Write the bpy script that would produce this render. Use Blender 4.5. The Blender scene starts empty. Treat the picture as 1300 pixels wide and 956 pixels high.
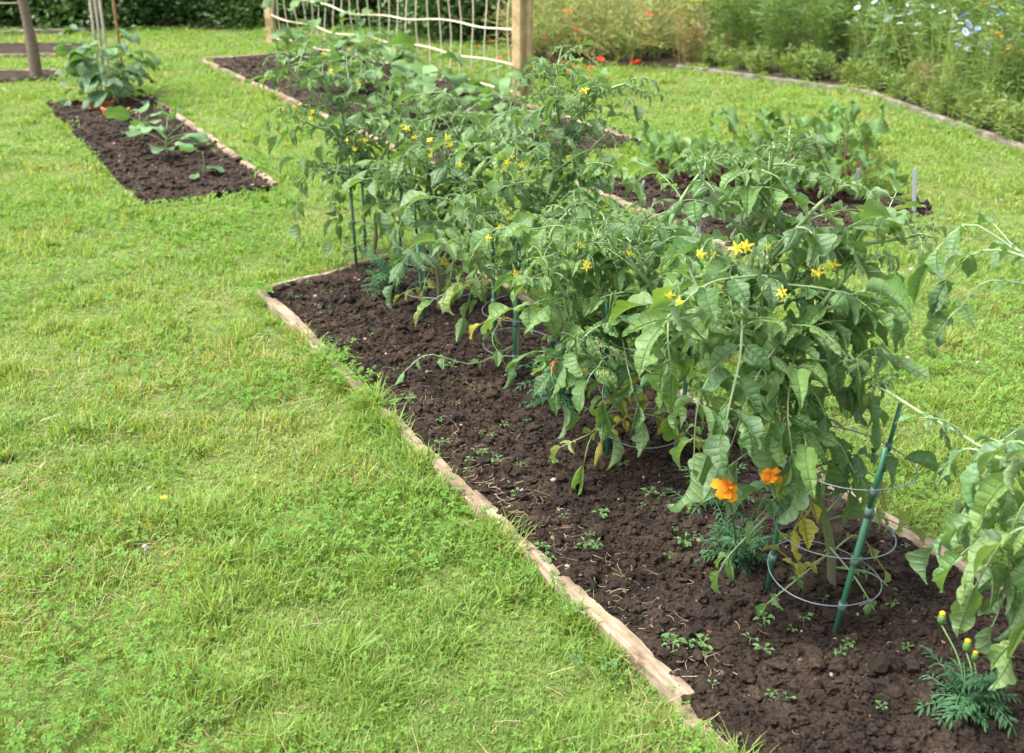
import bpy, math, random
import numpy as np
from mathutils import Vector

# ------------------------------------------------------------------ camera, light, exposure
scene = bpy.context.scene
F, PITCH, HCAM = 1500.0, math.radians(21.2), 1.55
cam = bpy.data.cameras.new("camera")
camo = bpy.data.objects.new("camera", cam)
scene.collection.objects.link(camo)
camo.location = (0, 0, HCAM)
camo.rotation_euler = (math.pi / 2 - PITCH, 0, 0)
cam.sensor_width = 36.0
cam.lens = F / 1300.0 * 36.0
cam.shift_y = -45.0 / 1300.0
cam.clip_start = 0.05
cam.clip_end = 500
cam.dof.use_dof = True
cam.dof.focus_distance = 2.95
cam.dof.aperture_fstop = 5.0
scene.camera = camo

world = bpy.data.worlds.new("World")
scene.world = world
world.use_nodes = True
wn, wl = world.node_tree.nodes, world.node_tree.links
wn.clear()
SUN_EL, SUN_AZ = math.radians(60), math.radians(-100)     # azimuth measured from +Y towards +X
sky = wn.new('ShaderNodeTexSky'); sky.sky_type = 'NISHITA'; sky.sun_disc = False
sky.sun_elevation = SUN_EL; sky.sun_rotation = SUN_AZ
sky.dust_density = 6.0; sky.air_density = 1.0; sky.ozone_density = 1.0
hs = wn.new('ShaderNodeHueSaturation'); hs.inputs['Saturation'].default_value = 0.35
bg = wn.new('ShaderNodeBackground'); bg.inputs['Strength'].default_value = 0.15
wo = wn.new('ShaderNodeOutputWorld')
wl.new(sky.outputs[0], hs.inputs['Color']); wl.new(hs.outputs[0], bg.inputs['Color']); wl.new(bg.outputs[0], wo.inputs['Surface'])

sun = bpy.data.lights.new("sun", 'SUN'); sun.energy = 1.6; sun.angle = math.radians(16); sun.color = (1.0, 0.95, 0.86)
suno = bpy.data.objects.new("sun", sun); scene.collection.objects.link(suno)
sd = Vector((math.sin(SUN_AZ) * math.cos(SUN_EL), math.cos(SUN_AZ) * math.cos(SUN_EL), math.sin(SUN_EL)))
suno.rotation_euler = sd.to_track_quat('Z', 'Y').to_euler()
suno.location = (0, 0, 20)

scene.view_settings.view_transform = 'Standard'
scene.view_settings.look = 'None'
scene.view_settings.exposure = 1.68
scene.view_settings.gamma = 1
scene.view_settings.use_curve_mapping = False
scene.cycles.max_bounces = 6
scene.cycles.transparent_max_bounces = 4

# ------------------------------------------------------------------ numbers and noise
RNG = np.random.default_rng(7)
CP, SP = math.cos(PITCH), math.sin(PITCH)

def ray(x, y):
    u, v = (x - 650) / F, (433 - y) / F
    return np.array([u, CP + v * SP, -SP + v * CP])

def gpt(x, y, z=0.0):
    d = ray(x, y); t = (z - HCAM) / d[2]
    return np.array([d[0] * t, d[1] * t, z])

def at(x, y, Y):
    d = ray(x, y); t = Y / d[1]
    return np.array([d[0] * t, Y, HCAM + d[2] * t])

def hash2(ix, iy, seed=0):
    n = (ix.astype(np.int64) * 374761393 + iy.astype(np.int64) * 668265263 + seed * 1442695040888963407 % 2147483647)
    n = (n ^ (n >> 13)) * 1274126177
    n = n ^ (n >> 16)
    return (n & 0xFFFFF) / float(0xFFFFF)

def vnoise(x, y, seed=0):
    ix, iy = np.floor(x), np.floor(y)
    fx, fy = x - ix, y - iy
    fx = fx * fx * (3 - 2 * fx); fy = fy * fy * (3 - 2 * fy)
    a = hash2(ix, iy, seed); b = hash2(ix + 1, iy, seed); c = hash2(ix, iy + 1, seed); d = hash2(ix + 1, iy + 1, seed)
    return (a * (1 - fx) + b * fx) * (1 - fy) + (c * (1 - fx) + d * fx) * fy

def fbm(x, y, seed=0, octv=4):
    s = 0; a = 0.5; t = 0
    for k in range(octv):
        s = s + a * vnoise(x * 2 ** k, y * 2 ** k, seed + k); t += a; a *= 0.5
    return s / t

def lumps(x, y, seed):
    """rounded clod field: height of the tallest of the random balls near each point (unit cells)"""
    h = np.zeros_like(x)
    ix, iy = np.floor(x), np.floor(y)
    for dx in (-1, 0, 1):
        for dy in (-1, 0, 1):
            cx = ix + dx; cy = iy + dy
            px = cx + hash2(cx, cy, seed); py = cy + hash2(cx, cy, seed + 1)
            r = 0.35 + 0.6 * hash2(cx, cy, seed + 2) ** 1.5
            q = r * r - (x - px) ** 2 - (y - py) ** 2
            h = np.maximum(h, np.sqrt(np.maximum(q, 0)))
    return h

def inpoly(x, y, poly):
    n = len(poly); c = np.zeros(x.shape, bool); j = n - 1
    for i in range(n):
        xi, yi = poly[i][:2]; xj, yj = poly[j][:2]
        t = ((yi > y) != (yj > y)) & (x < (xj - xi) * (y - yi) / (yj - yi + 1e-12) + xi)
        c ^= t; j = i
    return c

def segdist(x, y, a, b):
    ax, ay = a[:2]; bx, by = b[:2]; vx, vy = bx - ax, by - ay
    t = np.clip(((x - ax) * vx + (y - ay) * vy) / (vx * vx + vy * vy), 0, 1)
    return np.hypot(x - ax - t * vx, y - ay - t * vy)

def norm(v):
    v = np.asarray(v, float)
    return v / (np.linalg.norm(v) + 1e-12)

def resample(pts, n):
    """Catmull-Rom through the points"""
    P = np.asarray(pts, float)
    if len(P) == 2:
        t = np.linspace(0, 1, n)[:, None]; return P[0] * (1 - t) + P[1] * t
    Q = np.vstack([2 * P[0] - P[1], P, 2 * P[-1] - P[-2]])
    m = len(P) - 1; out = []
    for s in np.linspace(0, m, n):
        i = min(int(s), m - 1); t = s - i
        p0, p1, p2, p3 = Q[i], Q[i + 1], Q[i + 2], Q[i + 3]
        out.append(0.5 * (2 * p1 + (p2 - p0) * t + (2 * p0 - 5 * p1 + 4 * p2 - p3) * t * t + (3 * p1 - p0 - 3 * p2 + p3) * t ** 3))
    return np.array(out)

# ------------------------------------------------------------------ mesh builder
class MB:
    def __init__(s):
        s.v = []; s.f = []; s.c = []; s.uv = []; s.m = []; s.n = 0
    def add(s, verts, faces, col=(0.5, 0.5, 0.5), uv=None, mat=0):
        """faces: array (k,3) or (k,4)"""
        verts = np.asarray(verts, np.float32); faces = np.asarray(faces, np.int64)
        if faces.size == 0: return
        s.v.append(verts); s.f.append((faces + s.n))
        col = np.asarray(col, np.float32)
        if col.ndim == 1: col = np.tile(col, (len(verts), 1))
        s.c.append(col)
        s.uv.append(np.zeros((len(verts), 2), np.float32) if uv is None else np.asarray(uv, np.float32))
        s.m.append(np.full(len(faces), mat, np.int32))
        s.n += len(verts)
    def mesh(s, name, mats, smooth=True):
        me = bpy.data.meshes.new(name)
        V = np.vstack(s.v); Cc = np.vstack(s.c); U = np.vstack(s.uv)
        loops = np.concatenate([f.ravel() for f in s.f]).astype(np.int32)
        sizes = np.concatenate([np.full(len(f), f.shape[1], np.int32) for f in s.f])
        starts = np.concatenate([[0], np.cumsum(sizes)[:-1]]).astype(np.int32)
        me.vertices.add(len(V)); me.vertices.foreach_set("co", V.ravel())
        me.loops.add(len(loops)); me.loops.foreach_set("vertex_index", loops)
        me.polygons.add(len(sizes)); me.polygons.foreach_set("loop_start", starts)
        me.polygons.foreach_set("material_index", np.concatenate(s.m))
        me.polygons.foreach_set("use_smooth", np.full(len(sizes), smooth, bool))
        me.update(calc_edges=True)
        a = me.color_attributes.new("Col", 'FLOAT_COLOR', 'POINT')
        a.data.foreach_set("color", np.hstack([Cc, np.ones((len(Cc), 1), np.float32)]).ravel())
        ul = me.uv_layers.new(name="UVMap"); ul.data.foreach_set("uv", U[loops].ravel())
        for m in (mats if isinstance(mats, (list, tuple)) else [mats]): me.materials.append(m)
        return me
    def build(s, name, mats, parent=None, smooth=True, origin=None):
        if origin is not None:
            o3 = np.asarray(origin, np.float32)
            s.v = [v - o3 for v in s.v]
        o = bpy.data.objects.new(name, s.mesh(name, mats, smooth))
        scene.collection.objects.link(o)
        if parent is not None: o.parent = parent
        if origin is not None and parent is None: o.location = tuple(origin)
        return o

def tag(o, label=None, cat=None, group=None, kind=None):
    if label: o["label"] = label
    if cat: o["category"] = cat
    if group: o["group"] = group
    if kind: o["kind"] = kind
    return o

def empty(name, loc, rz=0.0, label=None, cat=None, group=None):
    o = bpy.data.objects.new(name, None); scene.collection.objects.link(o)
    o.location = tuple(loc); o.rotation_euler = (0, 0, rz); o.empty_display_size = 0.1
    return tag(o, label, cat, group)

def copy_tree(o, parent=None):
    c = o.copy(); scene.collection.objects.link(c); c.parent = parent
    for ch in list(o.children): copy_tree(ch, c)
    return c

def tube(mb, pts, rad, ns=6, col=(0.1, 0.2, 0.05), mat=0, cap=True):
    P = np.asarray(pts, float); n = len(P)
    rad = np.broadcast_to(np.asarray(rad, float), (n,))
    T = np.gradient(P, axis=0); T /= (np.linalg.norm(T, axis=1)[:, None] + 1e-12)
    ref = np.array([0, 0, 1.0]) if abs(T[0][2]) < 0.9 else np.array([1.0, 0, 0])
    A = np.zeros_like(P); B = np.zeros_like(P)
    a = norm(np.cross(T[0], ref))
    for i in range(n):
        a = norm(a - T[i] * a.dot(T[i])); A[i] = a; B[i] = np.cross(T[i], a)
    th = np.linspace(0, 2 * np.pi, ns, endpoint=False)
    V = P[:, None, :] + rad[:, None, None] * (np.cos(th)[None, :, None] * A[:, None, :] + np.sin(th)[None, :, None] * B[:, None, :])
    V = V.reshape(-1, 3)
    i = np.arange(n - 1)[:, None] * ns; j = np.arange(ns)[None, :]; k = (j + 1) % ns
    Fq = np.stack([i + j, i + k, i + ns + k, i + ns + j], -1).reshape(-1, 4)
    uv = np.stack([np.repeat(np.linspace(0, 1, n), ns), np.tile(np.linspace(0, 1, ns), n)], -1)
    if cap:
        V = np.vstack([V, P[0], P[-1]]); uv = np.vstack([uv, [0, 0], [1, 0]])
        c0, c1 = n * ns, n * ns + 1
        tri = [(c0, (q + 1) % ns, q) for q in range(ns)] + [(c1, (n - 1) * ns + q, (n - 1) * ns + (q + 1) % ns) for q in range(ns)]
        mb.add(V, Fq, col, uv, mat)
        mb.f.append(np.array(tri) + mb.n - len(V)); mb.m.append(np.full(len(tri), mat, np.int32))
    else:
        mb.add(V, Fq, col, uv, mat)

# ------------------------------------------------------------------ materials
def new_mat(name):
    m = bpy.data.materials.new(name); m.use_nodes = True
    nt = m.node_tree; nt.nodes.clear()
    out = nt.nodes.new('ShaderNodeOutputMaterial'); p = nt.nodes.new('ShaderNodeBsdfPrincipled')
    nt.links.new(p.outputs[0], out.inputs['Surface'])
    return m, nt, p, out

def nd(nt, kind, **kw):
    n = nt.nodes.new(kind)
    for k, v in kw.items():
        if isinstance(v, tuple) and k.startswith('i_'): n.inputs[k[2:]].default_value = v
        elif k.startswith('i_'): n.inputs[k[2:]].default_value = v
        else: setattr(n, k, v)
    return n

def mathn(nt, op, a, b=None, c=None):
    n = nt.nodes.new('ShaderNodeMath'); n.operation = op
    for i, q in enumerate((a, b, c)):
        if q is None: continue
        if isinstance(q, (int, float)): n.inputs[i].default_value = q
        else: nt.links.new(q, n.inputs[i])
    return n.outputs[0]

def mixc(nt, fac, a, b, mode='MIX'):
    n = nt.nodes.new('ShaderNodeMix'); n.data_type = 'RGBA'; n.blend_type = mode
    for sock, q in ((n.inputs[0], fac), (n.inputs[6], a), (n.inputs[7], b)):
        if isinstance(q, (int, float)): sock.default_value = q
        elif isinstance(q, tuple): sock.default_value = q if len(q) == 4 else q + (1,)
        else: nt.links.new(q, sock)
    return n.outputs[2]

def noise(nt, scale, detail=4, rough=0.6, coord='Object'):
    tc = nt.nodes.new('ShaderNodeTexCoord'); n = nt.nodes.new('ShaderNodeTexNoise')
    n.inputs['Scale'].default_value = scale; n.inputs['Detail'].default_value = detail; n.inputs['Roughness'].default_value = rough
    nt.links.new(tc.outputs[coord], n.inputs['Vector'])
    return n

def bump(nt, p, h, strength=0.5, dist=0.01):
    b = nt.nodes.new('ShaderNodeBump'); b.inputs['Strength'].default_value = strength; b.inputs['Distance'].default_value = dist
    nt.links.new(h, b.inputs['Height']); nt.links.new(b.outputs[0], p.inputs['Normal'])
    return b

def mat_leaf(name, veins=True, rough=0.5, transl=0.3, back=(0.16, 0.24, 0.11), spec=0.35, mottle=0.25, nv=7.0, veinamt=0.45, sheen=0.0):
    """two-sided leaf: own colour from Col, veins from the leaf's own UV, light passing through"""
    m, nt, p, out = new_mat(name)
    at_ = nt.nodes.new('ShaderNodeAttribute'); at_.attribute_name = "Col"
    col = at_.outputs['Color']
    nz = noise(nt, 60, 3)
    mot = mathn(nt, 'MULTIPLY_ADD', nz.outputs[0], mottle * 2, 1 - mottle)
    mx = nt.nodes.new('ShaderNodeVectorMath'); mx.operation = 'SCALE'
    nt.links.new(col, mx.inputs[0]); nt.links.new(mot, mx.inputs['Scale'])
    col = mx.outputs[0]
    if veins:
        uv = nt.nodes.new('ShaderNodeUVMap'); uv.uv_map = "UVMap"
        sp = nt.nodes.new('ShaderNodeSeparateXYZ'); nt.links.new(uv.outputs[0], sp.inputs[0])
        av = mathn(nt, 'ABSOLUTE', mathn(nt, 'SUBTRACT', sp.outputs[1], 0.5))
        mid = mathn(nt, 'SUBTRACT', 1.0, mathn(nt, 'SMOOTH_MIN', mathn(nt, 'MULTIPLY', av, 16.0), 1.0, 0.3))
        fr = mathn(nt, 'ABSOLUTE', mathn(nt, 'SUBTRACT', mathn(nt, 'FRACT', mathn(nt, 'MULTIPLY', sp.outputs[0], nv)), 0.5))
        lat = mathn(nt, 'MAXIMUM', mathn(nt, 'SUBTRACT', 1.0, mathn(nt, 'MULTIPLY', mathn(nt, 'SUBTRACT', 0.5, fr), 9.0)), 0.0); lat = mathn(nt, 'MULTIPLY', lat, mathn(nt, 'SUBTRACT', 1.0, mathn(nt, 'MULTIPLY', av, 1.5)))
        vn = mathn(nt, 'MAXIMUM', mathn(nt, 'MAXIMUM', mid, 0.0), mathn(nt, 'MULTIPLY', lat, 0.55))
        col = mixc(nt, mathn(nt, 'MULTIPLY', vn, veinamt), col, (0.22, 0.34, 0.14))
        nz2 = noise(nt, 300, 2); h = mathn(nt, 'SUBTRACT', mathn(nt, 'MULTIPLY', mathn(nt, 'ADD', nz.outputs[0], nz2.outputs[0]), 0.45), vn)
        bump(nt, p, h, 1.0, 0.004)
    geo = nt.nodes.new('ShaderNodeNewGeometry')
    col2 = mixc(nt, mathn(nt, 'MULTIPLY', geo.outputs['Backfacing'], 0.5), col, back)
    nt.links.new(col2, p.inputs['Base Color'])
    p.inputs['Roughness'].default_value = rough
    p.inputs['Specular IOR Level'].default_value = spec
    if sheen: p.inputs['Sheen Weight'].default_value = sheen; p.inputs['Sheen Roughness'].default_value = 0.5
    tr = nt.nodes.new('ShaderNodeBsdfTranslucent')
    tcol = nt.nodes.new('ShaderNodeMix'); tcol.data_type = 'RGBA'; tcol.blend_type = 'MULTIPLY'; tcol.inputs[0].default_value = 1
    nt.links.new(col, tcol.inputs[6]); tcol.inputs[7].default_value = (2.1, 2.0, 0.9, 1)
    nt.links.new(tcol.outputs[2], tr.inputs['Color'])
    ms = nt.nodes.new('ShaderNodeMixShader'); ms.inputs[0].default_value = transl
    nt.links.new(p.outputs[0], ms.inputs[1]); nt.links.new(tr.outputs[0], ms.inputs[2]); nt.links.new(ms.outputs[0], out.inputs['Surface'])
    return m

def mat_plain(name, rough=0.6, spec=0.3, mottle=0.2, scale=40, metal=0.0, bmp=0.0, bscale=80, bdist=0.004, col=None):
    m, nt, p, out = new_mat(name)
    if col is None:
        a = nt.nodes.new('ShaderNodeAttribute'); a.attribute_name = "Col"; c = a.outputs['Color']
    else:
        r = nt.nodes.new('ShaderNodeRGB'); r.outputs[0].default_value = tuple(col) + (1,); c = r.outputs[0]
    nz = noise(nt, scale, 5)
    mx = nt.nodes.new('ShaderNodeVectorMath'); mx.operation = 'SCALE'
    nt.links.new(c, mx.inputs[0]); nt.links.new(mathn(nt, 'MULTIPLY_ADD', nz.outputs[0], mottle * 2, 1 - mottle), mx.inputs['Scale'])
    nt.links.new(mx.outputs[0], p.inputs['Base Color'])
    p.inputs['Roughness'].default_value = rough; p.inputs['Specular IOR Level'].default_value = spec; p.inputs['Metallic'].default_value = metal
    if bmp:
        nb = noise(nt, bscale, 6, 0.7); bump(nt, p, nb.outputs[0], bmp, bdist)
    return m

M_TOMATO = mat_leaf("tomato_leaf", rough=0.44, transl=0.30, back=(0.17, 0.25, 0.13), spec=0.62, sheen=0.04, veinamt=0.65, nv=6.0)
M_STEM = mat_plain("green_stem", rough=0.55, mottle=0.15, bmp=0.3, bscale=200, bdist=0.001)
M_LEAF = mat_leaf("broad_leaf", rough=0.42, transl=0.25, spec=0.5, nv=6.0, veinamt=0.35)
M_CLOVER = mat_leaf("clover_leaf", veins=False, rough=0.75, transl=0.35, mottle=0.15, spec=0.15, back=(0.14, 0.25, 0.06))
M_BEET = mat_leaf("beet_leaf", rough=0.6, transl=0.3, spec=0.3, nv=6.0, veinamt=0.5, back=(0.15, 0.24, 0.09))
M_FINE = mat_leaf("fine_leaf", veins=False, rough=0.6, transl=0.3, mottle=0.15)
M_GRASS = mat_leaf("grass_blade", veins=False, rough=0.5, transl=0.35, mottle=0.12, back=(0.16, 0.28, 0.06), spec=0.3)
M_PETAL = mat_leaf("petal", veins=False, rough=0.6, transl=0.3, mottle=0.08, back=(0.8, 0.5, 0.05))
M_PETAL.node_tree.nodes  # petals keep their own colour on both faces
M_HEDGE = mat_leaf("hedge_leaf", veins=False, rough=0.45, transl=0.2, mottle=0.3, back=(0.1, 0.17, 0.05))

def fix_petal():
    nt = M_PETAL.node_tree
    for n in nt.nodes:
        if n.type == 'MATH' and n.operation == 'MULTIPLY' and n.inputs[0].is_linked and n.inputs[0].links[0].from_node.type == 'NEW_GEOMETRY':
            n.inputs[1].default_value = 0.0
        if n.type == 'MIX' and n.blend_type == 'MULTIPLY': n.inputs[7].default_value = (1.3, 1.2, 1, 1)
fix_petal()

# soil
M_SOIL, nt, p, out = new_mat("damp_garden_soil")
n1 = noise(nt, 9, 5, 0.6); n2 = noise(nt, 120, 4, 0.7)
cr = nt.nodes.new('ShaderNodeValToRGB'); cr.color_ramp.elements[0].position = 0.3; cr.color_ramp.elements[0].color = (0.009, 0.0062, 0.0046, 1)
cr.color_ramp.elements[1].position = 0.75; cr.color_ramp.elements[1].color = (0.052, 0.036, 0.026, 1)
nt.links.new(n1.outputs[0], cr.inputs[0])
cr2 = nt.nodes.new('ShaderNodeValToRGB'); cr2.color_ramp.elements[0].position = 0.35; cr2.color_ramp.elements[0].color = (0.45, 0.45, 0.45, 1)
cr2.color_ramp.elements[1].position = 0.72; cr2.color_ramp.elements[1].color = (2.5, 2.4, 2.25, 1)
nt.links.new(n2.outputs[0], cr2.inputs[0])
nt.links.new(mixc(nt, 1.0, cr.outputs[0], cr2.outputs[0], 'MULTIPLY'), p.inputs['Base Color'])
p.inputs['Roughness'].default_value = 0.9; p.inputs['Specular IOR Level'].default_value = 0.25
n3 = noise(nt, 220, 6, 0.8); bump(nt, p, n3.outputs[0], 1.0, 0.008)

# lawn floor beneath the blades
M_GROUND, nt, p, out = new_mat("lawn_floor")
n1 = noise(nt, 3, 6, 0.6); n2 = noise(nt, 90, 4, 0.7)
cr = nt.nodes.new('ShaderNodeValToRGB'); cr.color_ramp.elements[0].position = 0.35; cr.color_ramp.elements[0].color = (0.11, 0.16, 0.03, 1)
cr.color_ramp.elements[1].position = 0.7; cr.color_ramp.elements[1].color = (0.19, 0.25, 0.055, 1)
nt.links.new(n1.outputs[0], cr.inputs[0])
nt.links.new(mixc(nt, 0.7, cr.outputs[0], n2.outputs[0], 'MULTIPLY'), p.inputs['Base Color'])
p.inputs['Roughness'].default_value = 0.95; bump(nt, p, n2.outputs[0], 0.8, 0.01)

# weathered timber
def mat_wood(name, c0, c1, gx=2.0, gy=30.0):
    m, nt, p, out = new_mat(name)
    tc = nt.nodes.new('ShaderNodeTexCoord'); mp = nt.nodes.new('ShaderNodeMapping'); mp.inputs['Scale'].default_value = (gx, gy, gy)
    nz = nt.nodes.new('ShaderNodeTexNoise'); nz.inputs['Scale'].default_value = 3; nz.inputs['Detail'].default_value = 6; nz.inputs['Roughness'].default_value = 0.65
    nt.links.new(tc.outputs['Object'], mp.inputs[0]); nt.links.new(mp.outputs[0], nz.inputs['Vector'])
    big = noise(nt, 7, 4)
    cr = nt.nodes.new('ShaderNodeValToRGB'); cr.color_ramp.elements[0].position = 0.35; cr.color_ramp.elements[0].color = c0 + (1,)
    cr.color_ramp.elements[1].position = 0.65; cr.color_ramp.elements[1].color = c1 + (1,)
    nt.links.new(nz.outputs[0], cr.inputs[0])
    st = nt.nodes.new('ShaderNodeValToRGB'); st.color_ramp.elements[0].position = 0.38; st.color_ramp.elements[0].color = (0.38, 0.33, 0.28, 1)
    st.color_ramp.elements[1].position = 0.56; st.color_ramp.elements[1].color = (1, 1, 1, 1)
    nt.links.new(big.outputs[0], st.inputs[0])
    nt.links.new(mixc(nt, 0.8, cr.outputs[0], st.outputs[0], 'MULTIPLY'), p.inputs['Base Color'])
    p.inputs['Roughness'].default_value = 0.8; p.inputs['Specular IOR Level'].default_value = 0.2
    bump(nt, p, nz.outputs[0], 0.6, 0.004)
    return m
M_BOARD = mat_wood("weathered_pine_board", (0.17, 0.13, 0.09), (0.36, 0.285, 0.205))
M_GREYBOARD = mat_wood("grey_board", (0.12, 0.11, 0.09), (0.26, 0.235, 0.20))
M_POST = mat_wood("pine_post", (0.38, 0.27, 0.14), (0.52, 0.40, 0.23), 30.0, 30.0)
M_BARK = mat_plain("rough_bark", rough=0.9, mottle=0.5, scale=30, bmp=1.0, bscale=40, bdist=0.02, col=(0.17, 0.13, 0.10))
M_ROPE = mat_plain("cream_net_cord", rough=0.85, mottle=0.15, bmp=0.4, bscale=400, bdist=0.002, col=(0.54, 0.49, 0.37))
M_STAKE = mat_plain("green_coated_steel", rough=0.38, spec=0.5, mottle=0.15, scale=60, col=(0.030, 0.135, 0.072))
M_WIRE = mat_plain("galvanised_wire", rough=0.4, metal=0.7, mottle=0.2, col=(0.22, 0.26, 0.28))
M_SLEEVE = mat_plain("grey_green_clip", rough=0.5, mottle=0.1, col=(0.10, 0.16, 0.13))
M_LABEL = mat_plain("grey_plastic", rough=0.5, mottle=0.1, col=(0.36, 0.37, 0.42))
M_TERRA = mat_plain("terracotta", rough=0.85, mottle=0.3, col=(0.34, 0.12, 0.06))
M_CANE = mat_plain("bamboo_cane", rough=0.55, mottle=0.25, scale=20, col=(0.40, 0.36, 0.30))
M_DEBRIS = mat_plain("dry_debris", rough=0.85, mottle=0.3, scale=150)

# ------------------------------------------------------------------ bed outlines on the ground
D = np.array([0.466, -0.885]); E_ = np.array([0.885, 0.466])
L0 = np.array([-1.02, 4.535])
BED1 = [L0, L0 + 4.3 * D, L0 + 4.3 * D + 0.887 * E_, L0 + 0.887 * E_ - 0.22 * D]
BED2 = [np.array(q) for q in ((-1.902, 5.91), (-1.283, 6.278), (-2.79, 9.16), (-3.50, 8.90))]
BED3 = [np.array([-2.895, 11.19]), np.array([-0.45, 6.75]), np.array([0.82, 7.45]), np.array([-1.62, 11.89])]
BED4 = [4.0 * -D + 3.25 * E_, 4.15 * -D + 4.62 * E_, 5.45 * -D + 4.62 * E_, 5.45 * -D + 3.28 * E_]
BED5 = [gpt(-90, 73)[:2], gpt(104, 71)[:2], gpt(112, 56)[:2], gpt(-90, 57)[:2]]
BED6 = [gpt(-90, 108)[:2], gpt(73, 101)[:2], gpt(78, 91)[:2], gpt(-90, 94)[:2]]
EDGE = [np.array(q) for q in ((-7.5, 13.8), (-4.0, 13.8), (-1.6, 14.1), (-0.35, 13.9), (0.22, 11.1), (1.49, 10.84), (2.80, 9.45), (2.97, 8.5), (3.19, 7.3), (3.5, 5.6), (3.7, 3.5))]
BORDER = EDGE + [np.array(q) for q in ((12, 3.5), (12, 19), (-14, 19), (-14, 13.8))]
BEDS = [BED1, BED2, BED3, BED4, BED5, BED6]

# ground: one sheet out to the horizon
g = MB()
xs = np.concatenate([[-150, -60, -25], np.linspace(-14, 14, 90), [25, 60, 150]]); ys = np.concatenate([[-150, -40, -10], np.linspace(-3, 20, 90), [35, 70, 220]])
X, Y = np.meshgrid(xs, ys)
Z = (fbm(X * 1.5, Y * 1.5, 3) - 0.5) * 0.02 - 0.012
V = np.stack([X, Y, Z], -1).reshape(-1, 3); nx = len(xs)
ii = (np.arange(len(ys) - 1)[:, None] * nx + np.arange(nx - 1)[None, :]).ravel()
g.add(V, np.stack([ii, ii + 1, ii + nx + 1, ii + nx], -1))
tag(g.build("ground", M_GROUND), kind="structure")

# ------------------------------------------------------------------ soil beds
def soil_h(x, y, amp=1.0):
    wx = x + 0.01 * vnoise(x * 40, y * 40, 5); wy = y + 0.01 * vnoise(x * 40 + 9, y * 40, 6)
    h = 0.013 * lumps(wx * 22, wy * 22, 11) + 0.011 * lumps(wx * 50, wy * 50, 23) + 0.008 * lumps(wx * 105, wy * 105, 31) + 0.012 * (fbm(x * 60, y * 60, 71, 3) - 0.5)
    h = h * (0.45 + 0.9 * fbm(x * 4, y * 4, 40)) + 0.03 * (fbm(x * 2.2, y * 2.2, 8) - 0.5)
    return h * amp + 0.006

def soil_bed(name, poly, res, y_lo=-9, inset=0.0):
    a, b, c, d = [np.asarray(q, float) for q in poly]
    n1 = int(max(np.linalg.norm(b - a), np.linalg.norm(c - d)) / res); n2 = int(max(np.linalg.norm(d - a), np.linalg.norm(c - b)) / res)
    s = np.linspace(0, 1, n1)[None, :, None]; t = np.linspace(0, 1, n2)[:, None, None]
    P = (a * (1 - s) + b * s) * (1 - t) + (d * (1 - s) + c * s) * t
    x, y = P[..., 0], P[..., 1]
    e = np.minimum(np.minimum(t[..., 0], 1 - t[..., 0]) * n2 * res, np.minimum(s[..., 0], 1 - s[..., 0]) * n1 * res)
    h = soil_h(x, y) * np.clip(e / 0.02, 0, 1) - 0.05 * (1 - np.clip(e / 0.02, 0, 1))
    V = np.stack([x, y, h], -1).reshape(-1, 3)
    ii = (np.arange(n2 - 1)[:, None] * n1 + np.arange(n1 - 1)[None, :]).ravel()
    m = MB(); m.add(V, np.stack([ii, ii + 1, ii + n1 + 1, ii + n1], -1))
    return tag(m.build(name, M_SOIL), kind="structure")
soil_bed("soil", BED1, 0.0045)
soil_bed("soil", BED2, 0.010); soil_bed("soil", BED3, 0.02); soil_bed("soil", BED4, 0.012)
soil_bed("soil", BED5, 0.03); soil_bed("soil", BED6, 0.03)
# border soil: a low bank below the wild flowers
m = MB(); E2 = np.array(EDGE[:-1]); outw = E2 + np.array([[0, 6]] * 4 + [[1.5, 6]] + [[4, 6]] + [[8, 3]] * 4)
V = []; 
for a, b in zip(E2, outw):
    for k, (t, z) in enumerate(((0, -0.03), (0.01, 0.02), (0.15, 0.05), (1, 0.10))): q = a * (1 - t) + b * t; V.append((q[0], q[1], z))
f = [(i * 4 + k, i * 4 + 4 + k, i * 4 + 5 + k, i * 4 + 1 + k) for i in range(len(E2) - 1) for k in range(3)]
m.add(V, f); tag(m.build("soil", M_SOIL), kind="structure")

# loose clods, crumbs and debris on the soil
def ico(sub):
    import bmesh
    bm = bmesh.new(); bmesh.ops.create_icosphere(bm, subdivisions=sub, radius=1.0)
    V = np.array([v.co[:] for v in bm.verts]); Fc = np.array([[v.index for v in f.verts] for f in bm.faces]); bm.free()
    return V, Fc
ICO1, ICO2 = ico(1), ico(2)

def rand_in(poly, n, rng):
    P = np.array([q[:2] for q in poly]); lo, hi = P.min(0), P.max(0); out = np.zeros((0, 2))
    while len(out) < n:
        q = rng.uniform(lo, hi, (n * 2, 2)); q = q[inpoly(q[:, 0], q[:, 1], P)]; out = np.vstack([out, q])
    return out[:n]

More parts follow.
